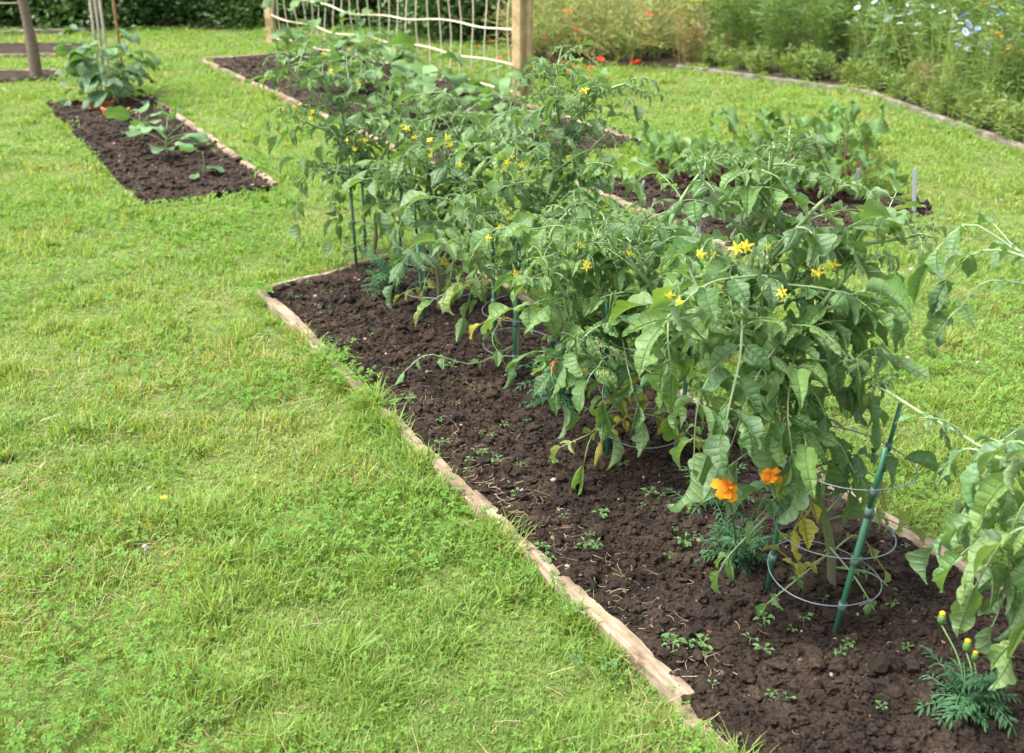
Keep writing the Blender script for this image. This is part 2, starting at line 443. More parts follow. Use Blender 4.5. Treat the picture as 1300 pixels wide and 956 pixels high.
def clods(name, poly, n, smin, smax, seed, geom=ICO1, mat=M_SOIL, cols=None, flat=0.7, power=2.5, inset=True):
    rng = np.random.default_rng(seed); V0, F0 = geom
    q = rand_in(poly, n, rng); s = smin + (smax - smin) * rng.random(n) ** power
    z = soil_h(q[:, 0], q[:, 1])
    k = len(V0)
    A = rng.normal(size=(n, 3)); sc = 1 + 0.35 * rng.uniform(-1, 1, (n, 3)); sc[:, 2] *= flat
    th = rng.uniform(0, 6.28, n); c, sn = np.cos(th), np.sin(th)
    V = np.tile(V0, (n, 1, 1)); off = rng.uniform(0, 50, (n, 1, 1)); Q = V * 1.6 + off
    bumpy = vnoise(Q[..., 0] + Q[..., 2], Q[..., 1] - Q[..., 2], 3)[..., None] - 0.5 + 0.6 * (vnoise(Q[..., 0] * 2.3 + Q[..., 2], Q[..., 1] * 2.3 - 2 * Q[..., 2], 8)[..., None] - 0.5)
    V = V * (1 + 0.9 * bumpy + 0.13 * rng.uniform(-1, 1, (n, k, 1))) * sc[:, None, :] * s[:, None, None]
    X = V[..., 0] * c[:, None] - V[..., 1] * sn[:, None]; Yv = V[..., 0] * sn[:, None] + V[..., 1] * c[:, None]
    V = np.stack([X + q[:, 0:1], Yv + q[:, 1:2], V[..., 2] + (z + s * 0.25)[:, None]], -1)
    Fc = (F0[None] + (np.arange(n) * k)[:, None, None]).reshape(-1, 3)
    m = MB()
    col = (0.05, 0.035, 0.03) if cols is None else np.repeat(np.array(cols)[rng.integers(0, len(cols), n)], k, 0)
    m.add(V.reshape(-1, 3), Fc, col)
    return m, name, mat
near = [L0 + 0.025 * D + 0.02 * E_, L0 + 4.0 * D + 0.02 * E_, L0 + 4.0 * D + 0.86 * E_, L0 + 0.02 * D + 0.86 * E_]
m, nme, mt = clods("soil_clods", near, 11000, 0.003, 0.020, 1, ICO2, power=4.5)
tag(m.build("soil_clods", mt, smooth=False), "dark crumbly clods of loose soil on the tomato bed", "soil", kind="stuff")
m, nme, mt = clods("soil_crumbs", near, 75000, 0.0012, 0.0062, 2, ICO1, power=2.2)
tag(m.build("soil_crumbs", mt, smooth=False), "fine brown soil crumbs between the clods of the tomato bed", "soil", kind="stuff")
m = MB()
for k, b in enumerate((BED2, BED3, BED4)):
    mm, _, _ = clods("x", b, 2200, 0.006, 0.024, 20 + k, ICO1); mm_ = mm
    for v, f_, c_ in zip(mm.v, mm.f, mm.c): m.add(v, f_, c_)
tag(m.build("soil_clods", M_SOIL, smooth=False), "dark clods on the beds farther back across the lawn", "soil", kind="stuff")
m = MB()
for k, b in enumerate((BED2, BED3, BED4)):
    mm, _, _ = clods("x", b, 260, 0.004, 0.013, 30 + k, ICO1, cols=[(0.15, 0.12, 0.10), (0.10, 0.07, 0.055), (0.24, 0.2, 0.16)])
    for v, f_, c_, mi in zip(mm.v, mm.f, mm.c, mm.m): m.add(v, f_, c_)
tag(m.build("pebbles", M_DEBRIS), "small stones strewn on the beds farther back", "pebbles", kind="stuff")
m, _, _ = clods("pebbles", near, 420, 0.003, 0.009, 3, ICO1, cols=[(0.20, 0.17, 0.14), (0.14, 0.085, 0.06), (0.26, 0.23, 0.20), (0.10, 0.08, 0.07), (0.22, 0.12, 0.08)])
tag(m.build("pebbles", M_DEBRIS), "small grey and reddish stones strewn on the tomato bed soil", "pebbles", kind="stuff")

def straws(poly, n, seed, lo, hi, w, cols, zfun, lift=0.004, amp=0.004):
    rng = np.random.default_rng(seed); q = rand_in(poly, n, rng); m = MB()
    for i in range(n):
        L = lo + (hi - lo) * rng.random() ** 2; th = rng.uniform(0, math.pi); t = np.linspace(-0.5, 0.5, 5)
        bend = rng.normal() * 1.1 * L; t = t + 0 * bend
        x = q[i, 0] + math.cos(th) * t * L - math.sin(th) * bend * (t * t); y = q[i, 1] + math.sin(th) * t * L + math.cos(th) * bend * (t * t)
        z0 = zfun(x, y); z = np.full(5, z0.max() if L < 0.05 else z0.mean() + 0.004) + lift + rng.uniform(-1, 1) * amp * t * 2
        tube(m, np.stack([x, y, z], -1), w * rng.uniform(0.35, 1.0), 3, cols[rng.integers(0, len(cols))], cap=False)
    return m
STRAWC = [(0.34, 0.26, 0.16), (0.22, 0.15, 0.09), (0.15, 0.09, 0.055), (0.42, 0.34, 0.22), (0.11, 0.06, 0.04)]
m = straws(near, 620, 4, 0.006, 0.045, 0.0011, STRAWC[1:3] + STRAWC[4:] + STRAWC[:1], soil_h)
strip = [L0 + 1.2 * D + 0.03 * E_, L0 + 2.9 * D + 0.03 * E_, L0 + 2.9 * D + 0.17 * E_, L0 + 1.2 * D + 0.17 * E_]
m2 = straws(strip, 230, 5, 0.012, 0.075, 0.0009, STRAWC[:1] + STRAWC[3:4] + [(0.30, 0.25, 0.19)], soil_h)
for v, f_, c_ in zip(m2.v, m2.f, m2.c): pass
tag(m.build("straw_scraps", M_DEBRIS), "dead stalk and straw scraps scattered over the tomato bed soil", "straw", kind="stuff")
tag(m2.build("dry_clippings", M_DEBRIS), "dried grass clippings lying along the edging board of the tomato bed", "straw", kind="stuff")

# ------------------------------------------------------------------ timber edging, board by board
def board(a, b, w=0.045, top=0.045, label="", group=None, mat=None, seed=0, bow=0.0):
    a = np.asarray(a, float)[:2]; b = np.asarray(b, float)[:2]; top = top * 0.62 + 0.002; w = w * 0.86
    L = np.linalg.norm(b - a); rng = np.random.default_rng(seed)
    n = max(8, int(L / 0.02)); t = np.linspace(0, L, n)
    prof = np.array([(-0.5, -0.06), (-0.5, top - 0.007), (-0.42, top), (0, top + 0.001), (0.42, top), (0.5, top - 0.007), (0.5, -0.06)]); prof[:, 0] *= w
    k = len(prof); V = np.zeros((n, k, 3))
    V[..., 0] = t[:, None]; V[..., 1] = prof[:, 0][None, :]; V[..., 2] = prof[:, 1][None, :]
    wob = (fbm(t * 9 + seed * 7.1, t * 0 + 3, seed) - 0.5)
    V[..., 1] += 0.016 * wob[:, None] + bow * np.sin(np.pi * t / L)[:, None]
    ch = (vnoise(t * 45 + seed, t * 0, seed + 4) > 0.72) * rng.uniform(0.003, 0.008)
    V[:, 1, 2] -= ch; V[:, 2, 2] -= ch * 0.5; V[:, 2, 1] += ch * 0.8
    ch = (vnoise(t * 38 + seed + 50, t * 0, seed + 5) > 0.7) * rng.uniform(0.003, 0.008)
    V[:, 5, 2] -= ch; V[:, 4, 1] -= ch * 0.8
    V[:, 1:6, 2] += 0.012 * (fbm(t * 11, t * 0, seed + 9) - 0.5)[:, None] + rng.uniform(-0.003, 0.003)
    V[0, :, 0] += rng.uniform(-0.006, 0.006, k); V[-1, :, 0] += rng.uniform(-0.006, 0.006, k)
    i = (np.arange(n - 1)[:, None] * k + np.arange(k - 1)[None, :]).ravel()
    m = MB(); m.add(V.reshape(-1, 3), np.stack([i, i + k, i + k + 1, i + 1], -1))
    for base in (0, (n - 1) * k):
        idx = [base + j for j in range(k)]
        if base: idx = idx[::-1]
        m.f.append(np.array([[idx[0], idx[j], idx[j + 1]] for j in range(1, k - 1)])); m.m.append(np.zeros(k - 2, np.int32))
    o = m.build("edging_board", mat or M_BOARD, smooth=False)
    o.location = (a[0], a[1], 0); o.rotation_euler = (0, 0, math.atan2(b[1] - a[1], b[0] - a[0]))
    return tag(o, label, "edging board", group)
GE = "timber edging boards round the beds"
def onL(s, off=0.0): return L0 + s * D + off * E_
segs = [(0.0, 0.17, 'short dark stub of edging board at the back left corner of the tomato bed'),
        (0.175, 0.62, 'pale worn edging board nearest the back left corner of the tomato bed'),
        (0.625, 1.16, 'pale edging board on the left of the tomato bed, half hidden by clover'),
        (1.165, 1.95, 'long edging board overgrown by grass midway along the left of the tomato bed'),
        (1.955, 2.42, 'chipped edging board beside straw clippings on the left of the tomato bed'),
        (2.425, 2.92, 'broad bleached edging board left of the curled hanging tomato leaf'),
        (2.925, 4.3, 'edging board running out under grass at the bottom of the picture')]
for i, (s0, s1, lb) in enumerate(segs):
    o = (0.006, -0.004, 0.0, -0.006, 0.004, 0.010, -0.004)[i]
    board(onL(s0, o), onL(s1, o + (0.006 if i % 2 else -0.006)), 0.046 if i else 0.036, (0.03, 0.046, 0.044, 0.038, 0.042, 0.048, 0.008)[i], lb, GE, seed=i + 1)
def onR(s, off=0.0): return L0 + s * D + (0.887 + off) * E_
for i, (s0, s1, lb) in enumerate([(-0.2, 1.3, 'edging board on the right of the tomato bed, hidden behind the far tomatoes'),
                                  (1.305, 2.62, 'edging board on the right of the tomato bed behind the wire cage'),
                                  (2.625, 4.3, 'light edging board at the right of the bed beside the overhanging tomato leaves')]):
    board(onR(s0), onR(s1), 0.045, 0.045, lb, GE, seed=20 + i)
bk0, bk1 = BED1[0], BED1[3]
board(bk0 + (bk1 - bk0) * 0.03, bk0 + (bk1 - bk0) * 0.46, 0.03, 0.03, 'thin edging board half buried at the back end of the tomato bed', GE, seed=31)
board(bk0 + (bk1 - bk0) * 0.47, bk1, 0.045, 0.05, 'short pale edging board across the back end of the tomato bed', GE, seed=32)
board(BED2[1], BED2[1] + 0.25 * (BED2[2] - BED2[1]), 0.05, 0.05, 'pale edging board at the near right corner of the squash seedling bed', GE, seed=34)
board(BED2[1] + 0.255 * (BED2[2] - BED2[1]), BED2[1] + 0.62 * (BED2[2] - BED2[1]), 0.05, 0.05, 'edging board on the right of the squash seedling bed beside the big seedlings', GE, seed=35)
board(BED2[1] + 0.625 * (BED2[2] - BED2[1]), BED2[2], 0.05, 0.04, 'edging board behind the dark leafy plant by the canes', GE, seed=36)
board(BED3[0], BED3[0] + 0.33 * (BED3[1] - BED3[0]), 0.05, 0.05, 'edging board on the left of the netted bed beside the first tomato', GE, seed=37)
board(BED3[0] + 0.335 * (BED3[1] - BED3[0]), BED3[1], 0.05, 0.05, 'edging board on the left of the netted bed, behind the tomato foliage', GE, seed=38)
board(BED3[0], BED3[3], 0.05, 0.05, 'pale edging board across the far end of the netted bed', GE, seed=39)
board(BED3[3], BED3[3] + 0.5 * (BED3[2] - BED3[3]), 0.06, 0.05, 'edging board below the far half of the string netting', GE, seed=40)
board(BED3[3] + 0.505 * (BED3[2] - BED3[3]), BED3[2], 0.06, 0.05, 'edging board behind the tomato foliage running past the square netting post', GE, seed=41)
board(BED4[3], BED4[0], 0.045, 0.04, 'edging board on the left of the beetroot bed', GE, seed=43)
board(BED5[0], BED5[1], 0.05, 0.04, 'board in front of the farthest left strip of bare soil', GE, seed=45)
board(BED6[3], BED6[2], 0.05, 0.04, 'board behind the strip of bare soil at the rustic post', GE, seed=46)
GB = "grey boards edging the wildflower border"
lbs = ['weathered grey board behind the fallen poppy petals', 'weathered grey board along the foot of the wildflower border, sunk in grass',
       'grey board turning the corner of the wildflower border', 'pale grey board at the bend of the border under the nigella', 'weathered grey board below brown stems at the right of the picture', 'grey board at the right end of the wildflower border']
for i in range(5, 9):
    board(EDGE[i] * 1.0, EDGE[i + 1] * 0.998 + EDGE[i] * 0.002, 0.055, 0.035, lbs[i - 4], GB, M_GREYBOARD, seed=50 + i)
# long grey kerb in front of the far left flowers
board(gpt(-120, 46)[:2], gpt(118, 40)[:2], 0.10, 0.06, 'long grey board before the pink flowers at the far left', GB, M_GREYBOARD, seed=60)

# ------------------------------------------------------------------ leaves
def leaflet_tpl(rng, nu=11, nv=7, width=0.27, serr=0.10, pucker=0.018, curl=0.5, droop=0.8, fold=0.15, wave=0.02, tip=1.3, nveins=7, heart=0.0):
    u = np.linspace(0, 1, nu)[:, None]; v = np.linspace(-1, 1, nv)[None, :]
    sh = (u ** 0.5) * (1 - u) ** (0.72 * tip) * (1 + 0.35 * np.exp(-((u - 0.3) / 0.22) ** 2)); sh = sh / sh.max()
    if heart: sh = np.maximum(sh, heart * np.exp(-(u / 0.16) ** 2) * (u > 0.0))
    asym = 1 + 0.10 * rng.normal() * np.sign(v)
    W = width * sh * asym
    ser = 1 + serr * 1.3 * np.abs(v) ** 4 * (np.abs(np.sin(np.pi * (u * nveins * 0.62 + 0.15))) ** 0.7 - 0.6)
    W = W * ser
    c = max(curl, 0.05)
    yy = W * np.sin(v * c) / c; zz = W * (1 - np.cos(v * c)) / c * (1 if fold >= 0 else -1)
    zz = zz + np.abs(v) * W * abs(fold) * (1 if fold >= 0 else -1)
    xx = u + 0.16 * np.abs(v) * W / width * 0.55 + 0 * v - heart * 0.18 * np.abs(v) * np.exp(-(u / 0.2) ** 2)
    zz = zz + pucker * np.abs(np.sin(np.pi * nveins * u)) * (4 * np.abs(v) * (1 - np.abs(v))) + wave * np.sin(u * 9 + rng.uniform(0, 6)) * v * np.abs(v) * 2
    # droop: bend the midrib in the xz plane
    th = -droop * u[:, 0] ** 1.2
    step = np.diff(u[:, 0], prepend=0)
    mx = np.cumsum(np.cos(th) * step); mz = np.cumsum(np.sin(th) * step)
    dx = xx - u
    X = mx[:, None] + dx * np.cos(th)[:, None] - zz * np.sin(th)[:, None]
    Zz = mz[:, None] + dx * np.sin(th)[:, None] + zz * np.cos(th)[:, None]
    tw = rng.normal() * 0.35 * u
    Y2 = yy * np.cos(tw) - 0 * Zz; Z2 = Zz + yy * np.sin(tw)
    V = np.stack([X + 0 * v, Y2, Z2], -1).reshape(-1, 3)
    i = (np.arange(nu - 1)[:, None] * nv + np.arange(nv - 1)[None, :]).ravel()
    Fq = np.stack([i, i + nv, i + nv + 1, i + 1], -1)
    uv = np.stack([(u + 0 * v).ravel(), ((v + 1) / 2 + 0 * u).ravel()], -1)
    return V, Fq, uv
_r = np.random.default_rng(5)
TPL_TOM = [leaflet_tpl(_r, 23, 9, width=_r.uniform(0.24, 0.33), nveins=6, serr=_r.uniform(0.10, 0.24), pucker=_r.uniform(0.02, 0.04), curl=_r.uniform(0.3, 1.6), droop=_r.uniform(0.3, 1.5),
                       fold=_r.uniform(-0.12, 0.5), wave=_r.uniform(0.01, 0.045), tip=_r.uniform(1.1, 1.6)) for _ in range(40)]
TPL_ROLL = [leaflet_tpl(_r, 23, 9, nveins=6, width=_r.uniform(0.24, 0.30), pucker=0.03, curl=_r.uniform(1.6, 2.4), droop=_r.uniform(0.6, 1.4), fold=0.3) for _ in range(6)]
TPL_SMALL = [leaflet_tpl(_r, 8, 5, serr=0.3, width=_r.uniform(0.2, 0.3), pucker=0.0, curl=_r.uniform(0.2, 0.9), droop=_r.uniform(0.2, 1.1), fold=0.2) for _ in range(8)]
TPL_BROAD = [leaflet_tpl(_r, 11, 9, width=_r.uniform(0.36, 0.44), serr=0.05, pucker=0.02, curl=_r.uniform(0.1, 0.6), droop=_r.uniform(0.5, 1.3), fold=_r.uniform(0, 0.2), wave=0.03, tip=1.0) for _ in range(8)]
TPL_HEART = [leaflet_tpl(_r, 11, 9, width=_r.uniform(0.44, 0.52), serr=0.06, pucker=0.02, curl=_r.uniform(0.1, 0.5), droop=_r.uniform(0.4, 1.0), fold=_r.uniform(-.1, 0.2), wave=0.04, tip=0.9, heart=0.75) for _ in range(8)]
TPL_BEET = [leaflet_tpl(_r, 15, 7, width=_r.uniform(0.19, 0.27), serr=0.05, pucker=0.04, curl=_r.uniform(0.2, 0.7), droop=_r.uniform(0.7, 1.5), fold=_r.uniform(0, 0.2), wave=0.09, tip=0.8) for _ in range(8)]
TPL_NEEDLE = [leaflet_tpl(_r, 5, 3, width=_r.uniform(0.07, 0.12), serr=0, pucker=0, curl=0.3, droop=_r.uniform(0.1, 0.9), fold=0.3) for _ in range(5)]

def put(mb, tpl, pos, d, up, s, col, mat=0, sy=1.0):
    d = norm(d); side = norm(np.cross(up, d)); nrm = np.cross(d, side)
    V, Fq, uv = tpl
    W = pos + s * (V[:, 0:1] * d + sy * V[:, 1:2] * side + V[:, 2:3] * nrm)
    mb.add(W, Fq, col, uv, mat)

UP = np.array([0, 0, 1.0])
def leafcol(rng, young=0.0, yellow=0.0):
    a = np.array([0.062, 0.145, 0.036]); b = np.array([0.150, 0.250, 0.055]); c = np.array([0.090, 0.175, 0.075])
    w = rng.dirichlet((1.3, 0.9, 1.1)); k = w[0] * a + w[1] * b + w[2] * c
    k = k * (1 - young) + np.array([0.11, 0.20, 0.06]) * young
    k = k * (1 - yellow) + np.array([0.36, 0.33, 0.04]) * yellow
    return k * rng.uniform(0.85, 1.15)

def compound(mb, rng, pts, size, npair=3, young=0.0, yellow=0.0, small=False, tpls=None, rr=0.0025, rollp=0.16, tipface=None):
    """a pinnate leaf along the rachis pts (world); size = length of the end leaflet"""
    P = resample(pts, 12); T = np.gradient(P, axis=0)
    pcol = np.array([0.22, 0.31, 0.15]) * (1 - yellow) + np.array([0.3, 0.27, 0.06]) * yellow
    tube(mb, P, np.linspace(rr, rr * 0.45, 12), 5, pcol, 1, cap=False)
    tp = tpls or (TPL_SMALL if small else TPL_TOM)
    col0 = leafcol(rng, young, yellow)
    def one(pos, d, s, upv):
        t = tp[rng.integers(len(tp))]
        if not small and tpls is None and rng.random() < rollp: t = TPL_ROLL[rng.integers(len(TPL_ROLL))]
        st = norm(d) * s * 0.10
        tube(mb, np.array([pos, pos + st]), rr * 0.5, 4, pcol, 1, cap=False)
        put(mb, t, pos + st, d, upv, s, np.clip(col0 * rng.uniform(0.88, 1.14), 0, 1))
    # pairs of leaflets
    fr = {1: [0.62], 2: [0.42, 0.74], 3: [0.34, 0.6, 0.84], 4: [0.28, 0.48, 0.68, 0.86]}[npair]
    for k, f in enumerate(fr):
        i = int(f * 11); t = norm(T[i]); side = norm(np.cross(t, UP) + 1e-6)
        for sg in (-1, 1):
            a = math.radians(rng.uniform(48, 78)); d = math.cos(a) * t + sg * math.sin(a) * side
            d[2] -= rng.uniform(0.0, 0.55)
            upv = norm(UP + 0.5 * t + rng.normal(size=3) * 0.22)
            s = size * (0.66 if k == 0 else 0.85) * rng.uniform(0.7, 1.15)
            one(P[i] + rng.normal(size=3) * 0.002, d, s, upv)
            if not small and rng.random() < 0.55:           # little leaflets between the pairs
                j = max(i - 1, 0); dd = sg * side + 0.3 * t + rng.normal(size=3) * 0.2
                put(mb, TPL_SMALL[rng.integers(len(TPL_SMALL))], P[j], dd, upv, size * rng.uniform(0.16, 0.32), col0 * 1.1)
    t = norm(T[-1]); t[2] -= rng.uniform(0, 0.35)
    one(P[-1], t, size * rng.uniform(0.95, 1.15), norm(UP + 0.6 * norm(T[-1]) + rng.normal(size=3) * 0.2))

def droopy(p, az, el, L, grav, n=7, rng=None):
    d = np.array([math.cos(az) * math.cos(el), math.sin(az) * math.cos(el), math.sin(el)]); out = [np.array(p, float)]
    for k in range(n):
        out.append(out[-1] + norm(d) * L / n); d = norm(d); d[2] -= grav / n
        if rng is not None: d += rng.normal(size=3) * 0.03
    return np.array(out)

# ------------------------------------------------------------------ flowers
def star_flower(pos, face, s, rng, col=(0.74, 0.64, 0.07), stalk_from=None, n=6):
    """a tomato flower: swept-back narrow petals round a yellow cone, with its hooked stalk"""
    m = MB(); f = norm(face); a = norm(np.cross(f, UP + 0.01)); b = np.cross(f, a)
    ph = rng.uniform(0, 6)
    for k in range(n):
        th = ph + k * 2 * math.pi / n; r = math.cos(th) * a + math.sin(th) * b; w = np.cross(f, r)
        tilt = rng.uniform(-0.1, 0.7); L = s * rng.uniform(0.85, 1.1)
        q = []
        for t, ww in ((0.08, 0.12), (0.35, 0.2), (0.7, 0.14), (1.0, 0.01)):
            c = pos + r * L * t * (1 - 0.2 * t * tilt) - f * L * (t * t) * tilt * 0.9
            q += [c - w * s * ww, c + w * s * ww]
        m.add(q, [(0, 1, 3, 2), (2, 3, 5, 4), (4, 5, 7, 6)], col)
    tube(m, np.array([pos - f * s * 0.05, pos + f * s * 0.3, pos + f * s * 0.6]), np.array([0.13, 0.12, 0.03]) * s, 6, (0.66, 0.50, 0.03))
    if stalk_from is not None:
        mid = (stalk_from + pos) / 2 + UP * 0.008
        tube(m, resample([stalk_from, mid, pos - f * s * 0.1], 7), np.linspace(0.0014, 0.001, 7), 5, (0.10, 0.19, 0.06), 1)
        tube(m, np.array([pos - f * s * 0.22, pos - f * s * 0.05]), np.array([0.1, 0.16]) * s, 5, (0.09, 0.18, 0.05), 1)
    return m

# ------------------------------------------------------------------ tomato plants
class Tomato:
    def __init__(s, base, seed, label):
        s.base = np.array([base[0], base[1], 0.0]); s.rng = np.random.default_rng(seed)
        s.root = empty("tomato_plant", s.base, 0, label, "tomato plant", "tomato plants in a row along the bed")
        s.fol = MB(); s.stem = MB(); s.nf = 0; s.Y = base[1]
    def w(s, x, y, dy=0.0): return at(x, y, s.Y + dy)
    def shoot(s, pts, r0=0.0065, r1=0.0026, start=0.12, size=0.085, step=0.044, leafL=0.20, brown=False, apex=True, grav=0.85, young=0.0):
        rng = s.rng; P = resample(pts, 26); n = len(P)
        seg = np.linalg.norm(np.diff(P, axis=0), axis=1); L = seg.sum(); cum = np.concatenate([[0], np.cumsum(seg)])
        P = P + np.stack([vnoise(cum * 14 + 3 * s.nf, cum * 0, 3) - 0.5, vnoise(cum * 14, cum * 0 + 7, 4) - 0.5, 0 * cum], -1) * 0.012
        rad = np.linspace(r0, r1, n)
        c0 = np.array([0.11, 0.20, 0.055]); c1 = np.array([0.25, 0.33, 0.17])
        t = np.linspace(0, 1, n)[:, None]; col = c0 * (1 - t) + c1 * t
        if brown:
            bz = np.clip(1 - P[:, 2:3] / 0.32, 0, 1); col = col * (1 - bz) + np.array([0.15, 0.115, 0.075]) * bz
        tube(s.stem, P, rad, 8, np.vstack([np.repeat(col, 8, 0), col[:1], col[-1:]]))
        az = rng.uniform(0, 6.28); d = start * L if start < 1 else start
        while d < L * 0.97:
            i = min(int(np.searchsorted(cum, d)), n - 1); f = d / L
            az += 2.4 + rng.normal() * 0.35
            k = 1.0 if f < 0.55 else max(0.32, 1 - (f - 0.55) * 1.6)
            k *= rng.choice([0.5, 0.75, 0.95, 1.1, 1.2])
            p = P[i]
            pts2 = droopy(p, az, rng.uniform(0.25, 1.05), leafL * k, grav * rng.uniform(0.6, 1.5), rng=rng)
            if pts2[-1][2] > 0.05:
                low = p[2] < 0.3 and rng.random() < 0.3
                compound(s.fol, rng, pts2, size * k, 3 if k > 0.6 else 2, young=young + max(0, f - 0.7) * 1.3 * rng.random(), yellow=rng.uniform(0.3, 0.9) if low else 0.0)
            d += step * rng.uniform(0.75, 1.3)
        if apex:
            dirn = norm(P[-1] - P[-3])
            for k in range(6):
                az = k * 1.1 + rng.uniform(0, 1); q = droopy(P[-1], az, rng.uniform(0.3, 1.1), leafL * 0.32 * rng.uniform(0.6, 1.3), rng.uniform(0.5, 2.2))
                compound(s.fol, rng, q, size * rng.uniform(0.24, 0.42), 2, young=rng.uniform(0.25, 0.6), rr=0.0012, rollp=0.3)
    def leaf(s, pts, size=0.09, npair=3, yellow=0.0, young=0.0, rr=0.0026, rollp=0.1):
        compound(s.fol, s.rng, pts, size, npair, young, yellow, rr=rr, rollp=rollp)
    def single(s, p, d, up, size, tpl=None, yellow=0.0):
        put(s.fol, tpl or TPL_TOM[s.rng.integers(len(TPL_TOM))], np.array(p), np.array(d, float), np.array(up, float), size, leafcol(s.rng, 0, yellow))
    def truss(s, x, y, dy, n=4, spread=0.03, sz=0.0155):
        rng = s.rng; c = s.w(x, y, dy - 0.10); hub = c + np.array([0, 0.015, 0.02])
        anc = hub + np.array([rng.uniform(-.03, .03), 0.05, -0.06])
        tube(s.stem, resample([anc, (anc + hub) / 2 + np.array([0.006, 0, 0.012]), hub], 7), np.linspace(0.002, 0.0013, 7), 5, (0.13, 0.21, 0.07))
        for k in range(n):
            q = c + rng.normal(size=3) * spread * np.array([1, 0.6, 0.7]); face = np.array([rng.normal() * 0.6, -0.8 + rng.normal() * 0.3, -0.5 + rng.normal() * 0.5])
            m = star_flower(q, face, sz * rng.uniform(0.8, 1.15), rng, stalk_from=hub, n=int(rng.integers(5, 7)))
            m.build("flower", [M_PETAL, M_STEM], s.root, origin=s.base)
        for k in range(int(rng.integers(2, 6))):          # unopened buds
            q = c + rng.normal(size=3) * spread * 0.8; q[2] -= 0.008
            tube(s.stem, resample([hub, (hub + q) / 2 + UP * 0.008, q], 6), 0.0009, 4, (0.14, 0.22, 0.09))
            tube(s.stem, np.array([q, q - UP * 0.006, q - UP * 0.013]), np.array([0.0016, 0.0028, 0.0006]), 5, (0.19, 0.26, 0.10))
    def close(s):
        s.stem.build("stem", M_STEM, s.root, origin=s.base); s.fol.build("foliage", [M_TOMATO, M_STEM], s.root, origin=s.base)

def tomato_auto(T, main, shoots, nrand=3, rlen=0.25, size=0.085, sr=0.010, low=6, leafL=0.20, step=0.043, topz=0.75):
    """main: list of (px, py, dy); shoots likewise; first point of each is its fork"""
    rng = T.rng
    mp = [T.base + np.array([0, 0, -0.02])] + [T.w(*q) for q in main]
    T.shoot(mp, sr, 0.003, start=0.24, size=size, brown=True, leafL=leafL, step=step)
    for sh in shoots:
        T.shoot([T.w(*q) for q in sh], 0.0084, 0.0030, start=0.1, size=size, leafL=leafL, step=step)
    P = resample(mp, 30)
    for k in range(nrand):
        i = int(rng.integers(9, 24)); az = k * 2.4 + rng.uniform(0, 1)
        q = droopy(P[i], az, rng.uniform(0.3, 1.0), rlen * rng.uniform(0.7, 1.2), rng.uniform(-0.4, 0.6), rng=rng)
        T.shoot(q, 0.0045, 0.002, start=0.2, size=size * 0.9, leafL=leafL * 0.9, step=step)
    for k in range(4):                                  # slim fresh shoots rising out of the crown
        q0 = P[int(rng.integers(20, 29))]; az = rng.uniform(0, 6.28)
        q = droopy(q0, az, rng.uniform(0.7, 1.3), rng.uniform(0.10, 0.17), rng.uniform(0.0, 0.9), rng=rng)
        T.shoot(q, 0.004, 0.0022, start=0.35, size=size * 0.5, leafL=leafL * 0.5, step=0.045, young=0.25)
    for k in range(low):                               # lower leaves, some yellowing
        i = int(rng.integers(4, 12)); az = rng.uniform(0, 6.28)
        q = droopy(P[i], az, rng.uniform(-0.2, 0.5), rng.uniform(0.12, 0.2), rng.uniform(0.6, 1.6), rng=rng)
        if q[-1][2] > 0.03: T.leaf(q, size * 0.75, 2, yellow=max(0, rng.uniform(-0.5, 0.95)))

g_ = lambda x, y: gpt(x, y)[:2]
# P1, the nearest whole plant
T1 = Tomato(g_(1062, 755), 101, 'large tomato plant in the near wire cage, its leaves hanging above two orange marigold flowers')
tomato_auto(T1, [(1045, 650, 0), (1022, 570, 0.0), (985, 470, 0.02), (955, 390, 0.03), (955, 330, 0.05), (980, 262, 0.06), (972, 222, 0.05)],
    [[(985, 470, 0.0), (930, 430, -0.05), (895, 380, -0.05), (872, 330, 0.0)],
     [(960, 400, 0.05), (1010, 360, 0.1), (1060, 318, 0.15), (1130, 305, 0.18), (1165, 300, 0.2)],
     [(985, 460, 0), (1030, 400, -0.02), (1075, 350, 0.0), (1100, 330, 0.02)],
     [(1000, 500, 0), (960, 450, -0.12), (930, 400, -0.16)],
     [(955, 400, 0.06), (960, 350, 0.1), (1030, 270, 0.15), (1070, 235, 0.18)],
     [(1020, 540, 0), (1060, 470, 0.03), (1080, 420, 0.05)]], nrand=4, low=3, size=0.100, sr=0.011, leafL=0.18)
T1.leaf([T1.w(942, 385, -0.1), T1.w(940, 450, -0.2), T1.w(925, 520, -0.24), T1.w(915, 575, -0.24)], 0.105, 4, rr=0.0035)
for q in ([(1000, 420, -.1), (960, 480, -.2), (930, 560, -.24)], [(1010, 440, -.05), (1000, 520, -.18), (1010, 600, -.2)], [(940, 420, -.1), (890, 500, -.2), (880, 590, -.2)],
          [(1030, 430, 0), (1080, 470, -.05), (1110, 520, -.05)], [(990, 360, -.05), (1060, 370, -.1), (1110, 400, -.1)], [(960, 350, -.1), (900, 360, -.2), (850, 400, -.2)], [(1000, 480, .05), (1060, 560, .02), (1075, 620, 0)],
          [(1000, 300, 0), (1060, 290, 0), (1090, 330, 0)], [(970, 330, 0), (1010, 290, -.1), (1040, 300, -.12)]):
    T1.leaf([T1.w(*k) for k in q], 0.10, 3)
T1.leaf([T1.w(850, 380, -0.05), T1.w(848, 430, -0.1), T1.w(852, 470, -0.12)], 0.10, 3, rr=0.003)
T1.leaf([T1.w(950, 440, -0.1), T1.w(975, 480, -0.16), T1.w(990, 530, -0.18), T1.w(985, 560, -0.18)], 0.10, 3)
T1.leaf([T1.w(1010, 470, -0.05), T1.w(1045, 520, -0.1), T1.w(1050, 580, -0.1)], 0.095, 3)
